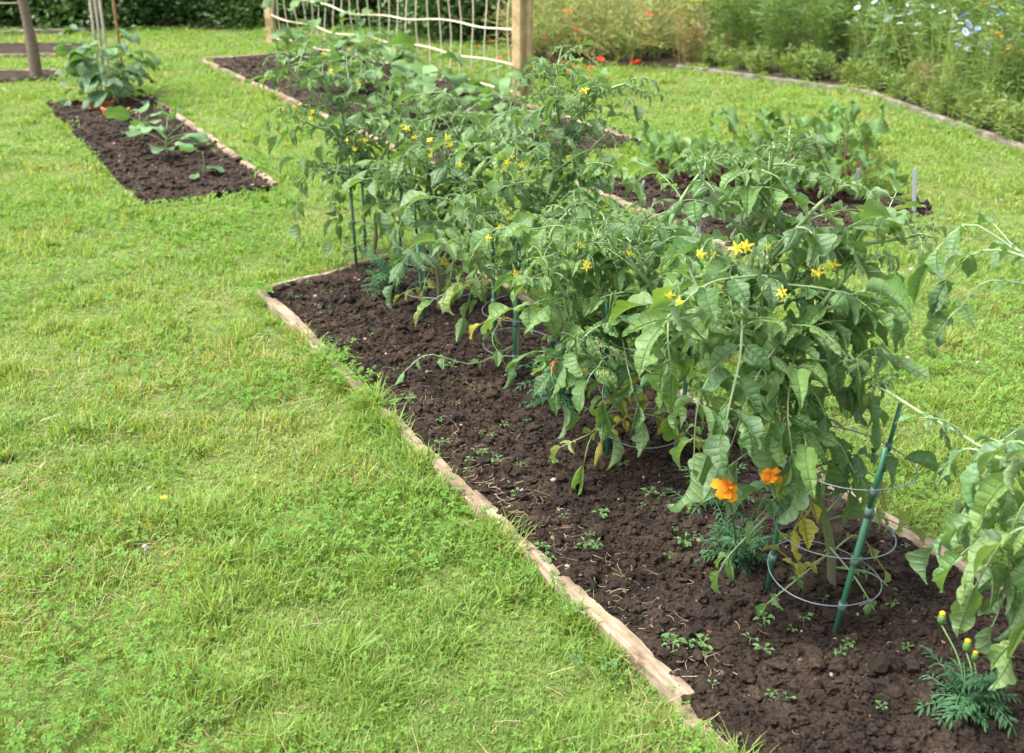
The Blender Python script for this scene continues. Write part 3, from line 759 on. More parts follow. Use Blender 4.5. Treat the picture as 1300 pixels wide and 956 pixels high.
T1.leaf([T1.w(985, 460, -0.05), T1.w(930, 500, -0.12), T1.w(900, 570, -0.12)], 0.095, 3)
T1.leaf([T1.w(1050, 370, 0.0), T1.w(1080, 420, 0.0), T1.w(1085, 480, 0.0)], 0.09, 3)
T1.leaf([T1.w(1035, 600, 0), T1.w(990, 640, -0.05), T1.w(930, 700, -0.1), T1.w(915, 722, -0.1)], 0.06, 2)
T1.leaf([T1.w(1050, 690, 0), T1.w(1090, 740, -0.08), T1.w(1118, 790, -0.12)], 0.055, 2)
T1.leaf([T1.w(1055, 700, 0), T1.w(1000, 745, -0.1), T1.w(975, 765, -0.12)], 0.04, 2)
for q, sz, ye in (([(1040, 600, 0), (1085, 600, -.05), (1110, 640, -.08)], .06, .1), ([(1050, 660, 0), (1100, 650, .05), (1150, 670, .06)], .055, .2), ([(1040, 640, 0), (1000, 620, -.08), (960, 660, -.1)], .06, 0), ([(1056, 700, 0), (1090, 680, .03), (1120, 720, .03)], .045, .3),
                  ([(1030, 590, 0), (1060, 560, -.08), (1085, 600, -.1)], .075, 0), ([(1020, 570, 0), (960, 570, -.1), (905, 610, -.12)], .08, 0), ([(1056, 700, 0), (1020, 720, -.08), (990, 700, -.1)], .04, .6), ([(1060, 720, 0), (1110, 730, -.02), (1150, 770, -.04)], .045, 0)):
    T1.leaf([T1.w(*k) for k in q], sz, 2, yellow=ye)
T1.leaf([T1.w(1040, 620, 0), T1.w(1025, 640, -0.06), T1.w(1010, 668, -0.08)], 0.075, 2, yellow=0.85)
T1.leaf([T1.w(1050, 650, 0.03), T1.w(1100, 600, 0.05), T1.w(1135, 640, 0.05)], 0.07, 2, yellow=0.35)
T1.leaf([T1.w(1035, 640, 0), T1.w(1005, 680, -0.03), T1.w(1012, 710, -0.03)], 0.05, 1, yellow=0.7)
for q in ((940, 312, -0.08, 2), (905, 318, -0.06, 2), (972, 318, -0.08, 1), (1040, 340, -0.04, 2), (985, 372, -0.1, 1), (862, 375, -0.1, 2)): T1.truss(*q, spread=0.012)
T1.close()
# P2
T2 = Tomato(g_(815, 580), 102, 'tomato plant above the red marigold, with one rolled pale leaf hanging over the bare soil')
tomato_auto(T2, [(806, 500, 0), (795, 440, 0), (775, 380, 0.02), (765, 330, 0.04), (820, 290, 0.06)],
    [[(785, 410, 0), (840, 310, 0.1), (865, 255, 0.12), (905, 200, 0.14)],
     [(795, 440, 0), (740, 400, -0.08), (710, 360, -0.1), (690, 330, -0.1)],
     [(790, 430, 0), (830, 380, -0.1), (800, 330, -0.12), (760, 300, -0.1)],
     [(775, 390, 0), (720, 350, 0.1), (700, 300, 0.12), (730, 260, 0.12)],
     [(800, 470, 0), (760, 460, -0.15), (735, 430, -0.18)],
     [(800, 460, 0), (850, 420, -0.05), (860, 370, -0.05)]], nrand=4, low=4, size=0.097)
for q in ([(800, 400, -.1), (750, 420, -.2), (720, 460, -.22)], [(790, 360, 0), (740, 330, -.1), (680, 350, -.12)], [(800, 380, -.05), (850, 350, -.1), (880, 400, -.12)], [(790, 430, -.1), (800, 480, -.2), (815, 530, -.22)],
          [(780, 340, 0), (800, 290, -.05), (850, 290, -.08)], [(760, 340, .05), (720, 290, 0), (680, 290, 0)], [(800, 440, 0), (870, 450, -.1), (890, 500, -.1)]):
    T2.leaf([T2.w(*k) for k in q], 0.095, 3)
T2.leaf([T2.w(775, 470, -0.1), T2.w(765, 500, -0.2), T2.w(775, 545, -0.22)], 0.10, 3, rollp=0.5)
T2.leaf([T2.w(790, 500, -0.1), T2.w(755, 545, -0.2), T2.w(728, 560, -0.24), T2.w(715, 566, -0.25)], 0.05, 2, yellow=0.35)
T2.single(T2.w(741, 590, -0.26), (-0.18, 0.0, -1), (-0.5, -1, 0.3), 0.125, TPL_ROLL[1])
tube(T2.stem, resample([T2.w(760, 545, -0.2), T2.w(748, 560, -0.24), T2.w(741, 590, -0.26)], 6), 0.0018, 5, (0.13, 0.2, 0.07))
T2.single(T2.w(765, 510, -0.24), (0.1, -0.1, -1), (-0.3, -1, 0.3), 0.13, TPL_ROLL[3])
T2.leaf([T2.w(720, 440, -0.1), T2.w(700, 470, -0.18), T2.w(712, 510, -0.2)], 0.09, 3)
T2.leaf([T2.w(840, 430, -0.15), T2.w(850, 480, -0.2), T2.w(852, 520, -0.2)], 0.095, 3)
for q in ((790, 318, -0.1, 1), (735, 308, -0.1, 1), (750, 335, -0.12, 2), (765, 470, -0.25, 1)): T2.truss(*q, spread=0.012)
for (x, y, dy, r) in ((842, 452, -0.16, 0.012), (833, 462, -0.15, 0.009)):
    c = T2.w(x, y, dy); m = MB(); th = np.linspace(-1.45, 1.45, 9)
    tube(m, np.stack([c[0] + 0 * th, c[1] + 0 * th, c[2] + r * np.sin(th)], -1), r * np.cos(th), 12, (0.13, 0.24, 0.06)); m.build("fruit", M_STEM, T2.root, origin=T2.base)
    tube(T2.stem, resample([c + UP * r, c + np.array([0.005, 0.01, r + 0.012]), c + np.array([0.01, 0.05, 0.03])], 6), 0.0016, 5, (0.15, 0.22, 0.09))
T2.close()
# P3, the one with the tall shoots before the post
T3 = Tomato(g_(660, 470), 103, 'tall tomato plant whose upright shoots cross the foot of the square netting post')
tomato_auto(T3, [(656, 420, 0), (655, 360, 0), (670, 310, 0.02), (692, 265, 0.04), (712, 190, 0.06), (708, 130, 0.08), (692, 85, 0.1)],
    [[(690, 270, 0.0), (715, 180, 0.1), (750, 130, 0.12), (790, 108, 0.12), (812, 118, 0.12)],
     [(670, 320, 0), (620, 280, -0.1), (590, 250, -0.12)],
     [(665, 340, 0), (700, 300, -0.1), (740, 280, -0.12), (770, 270, -0.12)],
     [(656, 380, 0), (620, 350, -0.12), (600, 310, -0.15)],
     [(690, 280, 0.0), (650, 220, 0.05), (640, 180, 0.08)],
     [(700, 260, 0.0), (740, 200, 0.05), (770, 170, 0.06)]], nrand=5, low=4, size=0.088, topz=0.9)
for q in ([(670, 300, -.1), (620, 300, -.2), (590, 340, -.2)], [(680, 290, 0), (730, 240, -.05), (770, 250, -.08)], [(690, 260, 0), (640, 230, -.1), (600, 260, -.1)], [(660, 350, -.1), (700, 370, -.2), (720, 420, -.2)],
          [(700, 220, 0), (750, 190, 0), (780, 210, 0)], [(690, 240, 0), (660, 190, -.05), (620, 200, -.05)], [(670, 330, 0), (610, 350, -.1), (590, 400, -.1)], [(660, 330, 0), (720, 320, 0), (760, 350, 0)]):
    T3.leaf([T3.w(*k) for k in q], 0.09, 3)
T3.leaf([T3.w(640, 400, -0.1), T3.w(625, 430, -0.18), T3.w(640, 460, -0.2)], 0.09, 2, rollp=0.6)
T3.leaf([T3.w(650, 440, 0), T3.w(600, 462, -0.1), T3.w(545, 450, -0.15), T3.w(515, 470, -0.18)], 0.055, 3)
T3.leaf([T3.w(790, 150, 0.1), T3.w(800, 125, 0.1), T3.w(815, 150, 0.1)], 0.06, 2)
for q in ((655, 198, -0.05, 4), (632, 300, -0.2, 3), (650, 345, -0.2, 2), (740, 120, 0.05, 2), (600, 305, -0.18, 2), (565, 185, 0.0, 2)): T3.truss(*q, spread=0.022)
T3.close()
# P4
T4 = Tomato(g_(560, 398), 104, 'tomato plant between the leftmost plant and the tall one, grey stem behind green stakes')
tomato_auto(T4, [(556, 360, 0), (553, 320, 0), (560, 260, 0.03), (590, 210, 0.05), (600, 165, 0.06)],
    [[(560, 270, 0), (540, 220, 0.05), (550, 170, 0.08), (560, 130, 0.1)],
     [(560, 280, 0), (600, 230, -0.05), (640, 190, -0.05), (690, 150, -0.05)],
     [(555, 300, 0), (520, 250, -0.1), (500, 210, -0.12)],
     [(560, 290, 0), (600, 280, -0.15), (620, 250, -0.18)],
     [(560, 260, 0), (640, 170, 0.2), (650, 130, 0.25)]], nrand=5, low=4, size=0.085)
for q in ([(560, 250, -.1), (520, 260, -.2), (500, 310, -.2)], [(580, 220, 0), (620, 200, -.05), (650, 230, -.08)], [(590, 200, 0), (560, 150, 0), (520, 160, 0)], [(560, 280, -.1), (600, 300, -.2), (610, 350, -.2)],
          [(600, 180, 0), (640, 150, 0), (680, 170, 0)], [(560, 240, 0), (530, 200, 0), (490, 230, 0)], [(600, 170, .1), (570, 120, .1), (530, 120, .1)], [(560, 300, 0), (520, 320, 0), (500, 360, 0)]):
    T4.leaf([T4.w(*k) for k in q], 0.085, 3)
T4.leaf([T4.w(570, 290, -0.1), T4.w(575, 330, -0.18), T4.w(568, 370, -0.2)], 0.09, 3)
for q in ((535, 175, -0.05, 2), (550, 195, -0.1, 2), (520, 160, 0.0, 2), (590, 215, -0.15, 1)): T4.truss(*q, spread=0.025)
T4.close()
# P5
T5 = Tomato(g_(475, 335), 105, 'leftmost tomato plant at the back end of the bed, with many yellow flowers')
tomato_auto(T5, [(476, 290, 0), (474, 240, 0), (450, 190, 0.03), (430, 140, 0.05), (400, 95, 0.06)],
    [[(445, 170, 0), (410, 130, 0), (375, 95, 0), (352, 72, 0)],
     [(450, 180, 0), (400, 160, -0.08), (375, 150, -0.1)],
     [(470, 230, 0), (500, 160, 0.05), (490, 120, 0.08)],
     [(472, 240, 0), (440, 220, -0.12), (405, 215, -0.15)],
     [(474, 250, 0), (520, 200, 0), (545, 150, 0.05)],
     [(430, 140, 0.0), (455, 100, 0.1), (460, 75, 0.12)]], nrand=5, low=3, size=0.09)
for q in ([(440, 170, -.1), (480, 150, -.1), (520, 180, -.1)], [(440, 160, 0), (410, 180, -.1), (390, 220, -.1)], [(430, 130, 0), (470, 90, 0), (510, 110, 0)], [(470, 220, 0), (500, 250, -.1), (500, 300, -.1)],
          [(460, 210, 0), (430, 240, -.1), (420, 300, -.1)], [(420, 120, 0), (390, 80, 0), (350, 90, 0)], [(450, 180, .1), (500, 180, .1), (540, 210, .1)], [(470, 250, 0), (510, 230, 0), (540, 270, 0)]):
    T5.leaf([T5.w(*k) for k in q], 0.09, 3)
T5.leaf([T5.w(380, 130, 0), T5.w(350, 140, -0.05), T5.w(332, 170, -0.08)], 0.085, 2)
T5.leaf([T5.w(400, 210, -0.1), T5.w(380, 240, -0.12), T5.w(378, 280, -0.12)], 0.08, 2)
T5.leaf([T5.w(430, 200, -0.15), T5.w(425, 240, -0.2), T5.w(428, 280, -0.2)], 0.10, 3)
for q in ((372, 142, -0.05, 3), (390, 148, -0.08, 3), (360, 160, -0.05, 2), (448, 180, -0.15, 3), (402, 62, 0.02, 1), (455, 105, 0.02, 2), (420, 90, 0.0, 1)): T5.truss(*q, spread=0.022)
T5.close()
# P0, rooted just outside the right of the frame
T0 = Tomato(np.array([1.16, 1.62]), 106, 'tomato plant leaning in from the right edge, leaves and arching shoots over the lawn')
b0 = T0.base
def aw(x, y, Y): return at(x, y, Y)
stem0 = [b0 + np.array([0, 0, -0.02]), b0 + np.array([0.02, 0.05, 0.25]), b0 + np.array([0.0, 0.15, 0.5]), b0 + np.array([0.02, 0.25, 0.72])]
T0.shoot(stem0, 0.011, 0.005, start=0.3, size=0.09, brown=True, apex=False)
T0.shoot([stem0[1], aw(1345, 620, 1.75), aw(1262, 578, 1.95), aw(1190, 535, 2.08), aw(1118, 492, 2.2)], 0.006, 0.0025, start=0.45, size=0.06, leafL=0.13, step=0.075)
T0.leaf([aw(1345, 355, 1.95), aw(1290, 318, 2.02), aw(1232, 284, 2.06), aw(1195, 310, 2.08), aw(1184, 325, 2.08)], 0.085, 3)
T0.leaf([aw(1350, 320, 1.9), aw(1300, 322, 2.0), aw(1262, 285, 2.1)], 0.05, 2)
T0.leaf([aw(1345, 350, 1.9), aw(1290, 322, 1.98), aw(1240, 320, 2.0), aw(1205, 350, 2.05), aw(1195, 370, 2.05)], 0.085, 3)
T0.leaf([aw(1350, 372, 1.9), aw(1300, 360, 1.98), aw(1250, 358, 2.0), aw(1222, 388, 2.0), aw(1208, 400, 2.0)], 0.085, 2)
T0.leaf([aw(1300, 590, 1.9), aw(1262, 630, 1.9), aw(1230, 655, 1.92)], 0.085, 3)
T0.leaf([aw(1330, 640, 1.75), aw(1275, 655, 1.82), aw(1225, 700, 1.86)], 0.10, 3)
T0.leaf([aw(1340, 620, 1.7), aw(1300, 640, 1.72), aw(1280, 700, 1.75), aw(1285, 730, 1.76)], 0.10, 3)
T0.leaf([aw(1340, 700, 1.7), aw(1290, 730, 1.75), aw(1262, 790, 1.78)], 0.085, 2)
for q, z in (([(1340, 600, 1.72), (1290, 560, 1.8), (1240, 600, 1.85)], .1), ([(1340, 660, 1.65), (1280, 680, 1.7), (1240, 740, 1.74)], .11), ([(1262, 578, 1.95), (1225, 570, 1.98), (1200, 590, 2.0)], .06), ([(1262, 578, 1.95), (1230, 640, 1.95), (1190, 690, 1.97)], .085),
             ([(1345, 720, 1.6), (1310, 780, 1.62), (1285, 830, 1.64)], .08), ([(1340, 640, 1.7), (1310, 690, 1.7), (1300, 750, 1.7)], .1)):
    T0.leaf([aw(*k) for k in q], z, 3)
T0.leaf([aw(1320, 570, 1.75), aw(1290, 600, 1.78), aw(1270, 640, 1.8)], 0.09, 3)
T0.close()

# ------------------------------------------------------------------ wire cages
def cage_parts(label, loc, rz, h=0.50, tilt=0.0):
    root = empty("plant_cage", loc, rz, label, "plant support", "green stakes with wire rings round the tomatoes")
    for k in range(3):
        a = k * 2 * math.pi / 3; m = MB()
        p0 = np.array([math.cos(a) * 0.112, math.sin(a) * 0.112, -0.03]); p1 = np.array([math.cos(a) * 0.135, math.sin(a) * 0.135, h])
        pp = p0 + (p1 - p0) * 0.72
        tube(m, np.array([p0, pp]), 0.0062, 10); tube(m, np.array([pp - (p1 - p0) * 0.002, p1]), 0.0048, 10)
        st = m.build("stake", M_STAKE, root)
        c = MB(); tube(c, np.array([pp - (p1 - p0) * 0.035, pp + (p1 - p0) * 0.006]), 0.0082, 10); c.build("collar", M_SLEEVE, st)
        for f in (0.24, 0.47, 0.80):
            c = MB(); q = p0 + (p1 - p0) * f; u = norm(p1 - p0) * 0.009
            tube(c, np.array([q - u, q + u]), 0.0095 if f < .7 else 0.0075, 8); c.build("clip", M_SLEEVE, st)
    for f, ph in ((0.24, 0.3), (0.47, 1.4), (0.80, 0.8)):
        r = 0.112 + 0.023 * f + 0.009; z = -0.03 + (h + 0.03) * f
        th = np.linspace(ph, ph + 2 * math.pi + 0.25, 49); m = MB()
        tube(m, np.stack([r * np.cos(th), r * np.sin(th), z + 0.006 * np.sin(th * 2 + ph) + np.linspace(0, 0.006, 49)], -1), 0.0015, 6)
        m.build("ring", M_WIRE, root)
    return root
cg = [('green and wire cage standing in the foreground round the nearest tomato stem', np.array([0.695, 2.30, 0.0]), math.radians(-84)),
      ('wire cage round the tomato stem beside the rolled hanging leaf', T2.base, math.radians(-35)),
      ('wire cage half hidden round the tall tomato before the netting post', T3.base, math.radians(-100)),
      ('green staked cage round the bare grey stem, second plant from the back', T4.base, math.radians(-120)),
      ('green staked cage of the leftmost tomato at the back end of the bed', T5.base, math.radians(-125))]
proto = cage_parts(cg[0][0], cg[0][1], cg[0][2]); proto.rotation_euler = (math.radians(2.0), math.radians(6), cg[0][2])
from mathutils import Euler, Matrix
proto.rotation_euler = (Matrix.Rotation(math.radians(5), 3, 'Y') @ Matrix.Rotation(math.radians(3), 3, 'X') @ Matrix.Rotation(cg[0][2], 3, 'Z')).to_euler()
for i, (lb, b, rz) in enumerate(cg[1:]):
    c = copy_tree(proto); c.location = tuple(b); c.rotation_euler = (math.radians(1.5 * (-1) ** i), math.radians(1.0), rz); c["label"] = lb

# ------------------------------------------------------------------ marigolds
def marigold(base, seed, label, h=0.10, r=0.10, n=26, flowers=(), buds=(), kind_col=None):
    rng = np.random.default_rng(seed); b = np.array([base[0], base[1], 0.0])
    root = empty("marigold_plant", b, 0, label, "marigold", "marigolds among the tomatoes"); f = MB(); st = MB()
    for k in range(n):
        az = rng.uniform(0, 6.28); L = r * rng.uniform(0.5, 1.2); el = rng.uniform(0.1, 1.3)
        p0 = b + np.array([rng.normal() * 0.012, rng.normal() * 0.012, h * rng.uniform(0.1, 1.0)])
        q = droopy(p0, az, el, L, rng.uniform(0.3, 1.4))
        col = np.array([0.035, 0.10, 0.04]) * rng.uniform(0.8, 1.3)
        P = resample(q, 9); T = np.gradient(P, axis=0); tube(f, P, 0.0011, 4, col * 1.3, 1, cap=False)
        for j in range(2, 9):
            t = norm(T[j]); s = norm(np.cross(t, UP) + 1e-5)
            for sg in (-1, 1):
                put(f, TPL_NEEDLE[rng.integers(5)], P[j], t * 0.6 + sg * s * 0.9 + rng.normal(size=3) * 0.1, UP + rng.normal(size=3) * 0.2, rng.uniform(0.02, 0.034), col, sy=1.2)
        put(f, TPL_NEEDLE[0], P[-1], T[-1], UP, 0.03, col, sy=1.2)
    for (x, y, Y, s, cA, cB) in flowers:
        c = at(x, y, Y); m = MB(); face = norm(np.array([rng.normal() * 0.25, -0.75, 0.6])); a = norm(np.cross(face, UP)); bb = np.cross(face, a)
        for lay in range(3):
            nn = (6, 5, 4)[lay]
            for k in range(nn):
                th = k * 6.283 / nn + lay * 0.4 + rng.normal() * 0.15; rd = math.cos(th) * a + math.sin(th) * bb; w = np.cross(face, rd)
                L = s * (1.0, 0.75, 0.5)[lay] * rng.uniform(0.65, 1.3); lift = (-0.5, 0.05, 0.5)[lay] + rng.uniform(-0.35, 0.35); Q = []; C_ = []
                for t, ww in ((0.05, 0.10), (0.4, 0.26), (0.75, 0.36), (1.0, 0.24)):
                    cc = c + rd * L * t + face * (L * lift * t + 0.12 * s * lay * 0.4)
                    for e in (-1, 0, 1):
                        Q.append(cc + w * e * ww * L + face * (rng.uniform(-0.14, 0.14) * L * t + (0.05 * L if e == 0 else 0)))
                        C_.append(np.array(cB) if t < 0.5 and rng.random() < 0.8 else np.array(cA) * rng.uniform(0.85, 1.1))
                fc = [(r_ * 3 + e, r_ * 3 + e + 1, r_ * 3 + e + 4, r_ * 3 + e + 3) for r_ in range(3) for e in (0, 1)]
                m.add(Q, fc, np.array(C_))
        m.build("flower", M_PETAL, root, origin=b)
        tube(st, resample([b + UP * 0.02, (b + c) / 2 + UP * 0.03, c - face * 0.012], 9), 0.002, 6, (0.08, 0.15, 0.05))
        tube(st, np.array([c - face * 0.016, c - face * 0.002]), np.array([0.003, 0.007]), 8, (0.07, 0.14, 0.04))
    for (x, y, Y, s) in buds:
        c = at(x, y, Y); tube(st, resample([b + UP * 0.02, (b + c) / 2 + UP * 0.01 + np.array([.01, 0, 0]), c - UP * s], 9), 0.002, 6, (0.10, 0.18, 0.06))
        tube(st, np.array([c - UP * s, c - UP * s * 0.6, c, c + UP * s * 0.35]), np.array([0.2, 0.5, 0.48, 0.36]) * s, 10, (0.10, 0.20, 0.05))
        m = MB(); tube(m, np.array([c + UP * s * 0.2, c + UP * s * 0.6, c + UP * s * 0.8]), np.array([0.36, 0.38, 0.1]) * s, 9, (0.65, 0.48, 0.02)); m.build("bud", M_PETAL, root, origin=b)
    st.build("stem", M_STEM, root, origin=b) if st.v else None
    f.build("foliage", [M_FINE, M_STEM], root, origin=b)
    return root
YEL, ORG, RED = (0.66, 0.27, 0.003), (0.60, 0.14, 0.004), (0.42, 0.03, 0.008)
marigold(g_(935, 725), 1, 'marigold with two orange yellow flowers under the nearest tomato', 0.08, 0.085, 30,
         [(924, 617, 2.10, 0.026, YEL, ORG), (979, 604, 2.13, 0.022, YEL, ORG)])
marigold(g_(712, 520), 2, 'feathery marigold with a dark red flower beside the red bloom and the rolled leaves', 0.10, 0.13, 40, [(706, 463, 3.38, 0.022, (0.60, 0.06, 0.008), RED)])
marigold(g_(492, 375), 3, 'low feathery marigold without flowers at the back end of the bed', 0.11, 0.13, 44)
marigold(g_(1225, 905), 4, 'marigold with closed yellow green buds at the lower right', 0.05, 0.085, 40, [],
         [(1196, 783, 2.05, 0.017), (1228, 818, 2.0, 0.017), (1238, 832, 2.02, 0.014)])
marigold(g_(900, 655), 5, 'small marigold in shade behind the orange flowers', 0.08, 0.09, 22)

# ------------------------------------------------------------------ weed seedlings on the soil
def seedling_proto(seed, n, s):
    rng = np.random.default_rng(seed); m = MB(); top = np.array([rng.normal() * 0.004, rng.normal() * 0.004, 0.018 * s])
    tube(m, np.array([[0, 0, -0.01], top * 0.5, top]), 0.0009 * s, 4, (0.14, 0.22, 0.08), 1)
    for k in range(n):
        az = k * 2.4 + rng.uniform(0, 0.4); d = np.array([math.cos(az), math.sin(az), rng.uniform(0.0, 0.6)])
        L = rng.uniform(0.006, 0.011) * s
        q = np.array([top, top + d * L]); tube(m, q, 0.0006 * s, 3, (0.14, 0.22, 0.08), 1, cap=False)
        put(m, TPL_BROAD[rng.integers(8)] if k % 2 else TPL_SMALL[rng.integers(8)], q[1], d + np.array([0, 0, 0.1]), UP, rng.uniform(0.010, 0.017) * s, np.array([0.10, 0.23, 0.06]) * rng.uniform(0.8, 1.25), sy=1.1)
    return m.mesh("weed_seedling", [M_LEAF, M_STEM])
SEED = [seedling_proto(60 + k, 3 + k, 0.9 + 0.12 * k) for k in range(5)]
pts = [(625, 590), (628, 597), (712, 770), (735, 787), (762, 668), (715, 668), (690, 720), (660, 470 + 130), (560, 545), (612, 558), (640, 548), (668, 545), (700, 690), (610, 505), (580, 520),
       (972, 800), (850, 712), (855, 680), (870, 700), (1020, 800), (965, 835), (1062, 838), (1065, 845), (1105, 852), (875, 830), (1045, 770), (1005, 805), (895, 835), (1150, 700), (1160, 715),
       (1130, 770), (780, 735), (755, 705), (840, 640), (790, 600), (700, 598), (590, 480), (540, 470), (500, 480), (430, 440), (450, 400), (420, 380), (405, 400), (470, 430), (500, 445), (370, 380),
       (390, 365), (440, 370), (520, 520), (560, 575), (655, 640), (730, 845), (770, 860), (905, 880), (1000, 900), (1120, 905), (1150, 830), (600, 600), (575, 490), (1190, 740), (735, 700), (815, 655)]
zone = {0: 'beside the wire cage at the front of the bed', 3: 'between the broad bleached board and the orange marigold', 4: 'on soil at the bottom edge of the picture', 5: 'right of the green cage stake near the bushy buds', 1: 'on bare soil in the middle of the tomato bed', 2: 'on bare soil towards the back of the tomato bed'}
rs = np.random.default_rng(9)
pts += [(int(x + rs.normal() * 14), int(y + rs.normal() * 9)) for (x, y) in pts[::3] for _ in range(2)]
for k, (x, y) in enumerate(pts):
    gp = gpt(x, y, 0.01); o = bpy.data.objects.new("weed_seedling", SEED[int(rs.integers(5))]); scene.collection.objects.link(o)
    z = float(soil_h(np.array([gp[0]]), np.array([gp[1]]))[0]); o.location = (gp[0], gp[1], z - 0.002); o.rotation_euler = (0, 0, rs.uniform(0, 6.28))
    s = rs.choice([0.4, 0.5, 0.65, 0.8, 1.05]); o.scale = (s, s, s)
    zi = (4 if y > 825 else 3 if x < 880 else 5 if x > 1075 else 0) if y > 660 else (1 if y > 500 else 2)
    tag(o, 'tiny green weed seedling ' + zone[zi], "seedling", "weed seedlings " + zone[zi])

# ------------------------------------------------------------------ broad leaved plants
def leafy(name, base, seed, label, cat, group=None, n=14, h=0.3, r=0.25, size=0.14, tpls=None, mat=None, pet=(0.12, 0.2, 0.07), rr=0.003, col=(0.05, 0.14, 0.035), elev=(0.7, 1.4), colv=0.25, thick=0.006, mainstem=True, lf=0.35, young=0.3, grav=0.8, build=True):
    rng = np.random.default_rng(seed); b = np.array([base[0], base[1], 0.0]); f = MB(); st = MB()
    tpls = tpls or TPL_BROAD
    if mainstem: tube(st, resample([b - UP * 0.01, b + np.array([rng.normal() * 0.02, 0, h * 0.5]), b + np.array([rng.normal() * 0.04, 0, h])], 8), np.linspace(thick, thick * 0.4, 8), 6, pet)
    for k in range(n):
        az = k * 2.4 + rng.uniform(-0.4, 0.4); t = rng.random() if mainstem else 0
        p0 = b + UP * h * (0.15 + 0.85 * t) if mainstem else b + np.array([rng.normal() * 0.012, rng.normal() * 0.012, 0.0])
        L = (r * rng.uniform(0.4, 1.0)); q = droopy(p0, az, rng.uniform(*elev), L, rng.uniform(0.3, 1.0) * grav, rng=rng)
        tube(st, resample(q, 8), np.linspace(rr, rr * 0.5, 8), 5, pet, cap=False)
        d = norm(q[-1] - q[-2]); d[2] *= 0.4
        c = np.array(col) * (1 + colv * rng.uniform(-1, 1)); c = c * (1 - young * rng.random() * t) + np.array([0.14, 0.26, 0.05]) * young * rng.random() * t
        put(f, tpls[rng.integers(len(tpls))], q[-1], d + rng.normal(size=3) * 0.15, UP + 0.3 * d + rng.normal(size=3) * 0.25, size * rng.uniform(0.6, 1.15), c)
    root = empty(name, b, 0, label, cat, group)
    st.build("stem", M_STEM, root, origin=b); f.build("foliage", mat or M_LEAF, root, origin=b)
    return root

# beetroot bed
BR = (0.11, 0.018, 0.03)
beets = [(870, 232, .30), (905, 240, .34), (935, 215, .36), (985, 228, .40), (1010, 205, .36), (1045, 222, .42), (1080, 240, .36), (985, 262, .30), (1040, 262, .26), (840, 215, .24), (1065, 200, .32)]
blab = ['beetroot plant at the left end of the beetroot row', 'beetroot plant with dark red stalks behind the yellow tomato flowers', 'beetroot plant farther back with crinkled pale leaves', 'large leafy beetroot in the middle of its bed',
        'beetroot plant at the back of the bed, half hidden', 'tall beetroot with an upright red stalked leaf', 'beetroot plant beside the grey plastic marker', 'small beetroot low in front of the others',
        'low beetroot above bare soil at the front right', 'young beetroot at the back left corner of its bed', 'beetroot at the back right corner against the lawn']
for k, ((x, y, h), lb) in enumerate(zip(beets, blab)):
    leafy("beetroot_plant", gpt(x, y)[:2], 200 + k, lb, "beetroot", "beetroot plants in the bed behind the tomatoes", n=15, r=h * 0.72, size=0.185, tpls=TPL_BEET, pet=BR, rr=0.0034,
          col=(0.10, 0.19, 0.055), elev=(0.75, 1.5), mainstem=False, grav=0.9, mat=M_BEET)
leafy("beetroot_plant", gpt(1068, 262)[:2], 299, 'beetroot with one upright leaf on a long dark red stalk, nearest the grey marker', "beetroot", "beetroot plants in the bed behind the tomatoes", n=5, r=0.44, size=0.2, tpls=TPL_BEET, pet=BR, rr=0.0045, col=(0.09, 0.18, 0.05), elev=(1.1, 1.35), mainstem=False, grav=0.15, mat=M_BEET)
leafy("squash_seedling", gpt(215, 200)[:2], 231, 'largest squash seedling with broad pale leaves on the left bed', "seedling", "squash seedlings on the left bed", n=8, h=0.22, r=0.20, size=0.17, tpls=TPL_HEART, col=(0.09, 0.19, 0.07), elev=(0.2, 0.9))
leafy("squash_seedling", gpt(256, 228)[:2], 232, 'small squash seedling at the near end of the left bed', "seedling", "squash seedlings on the left bed", n=5, h=0.16, r=0.07, size=0.10, tpls=TPL_HEART, col=(0.09, 0.20, 0.07), elev=(0.2, 0.9))
leafy("squash_seedling", gpt(180, 178)[:2], 233, 'squash seedling between the terracotta shards and the largest seedling', "seedling", "squash seedlings on the left bed", n=7, h=0.16, r=0.15, size=0.15, tpls=TPL_HEART, col=(0.085, 0.19, 0.06), elev=(0.1, 0.8))
for k, (x, y, h, n, lb) in enumerate([(125, 132, 0.40, 34, 'dense dark leafy bush at the foot of the canes, left side'), (152, 136, 0.42, 34, 'dense leafy bush right of the canes with purplish flower heads'), (140, 120, 0.44, 26, 'leafy bush behind its two neighbours by the canes')]):
    leafy("climbing_bean", gpt(x, y)[:2], 240 + k, lb, "bean plant", "bean plants by the canes", n=n, h=h, r=0.25, size=0.16, col=(0.065, 0.14, 0.055), elev=(0.0, 0.9), thick=0.008)
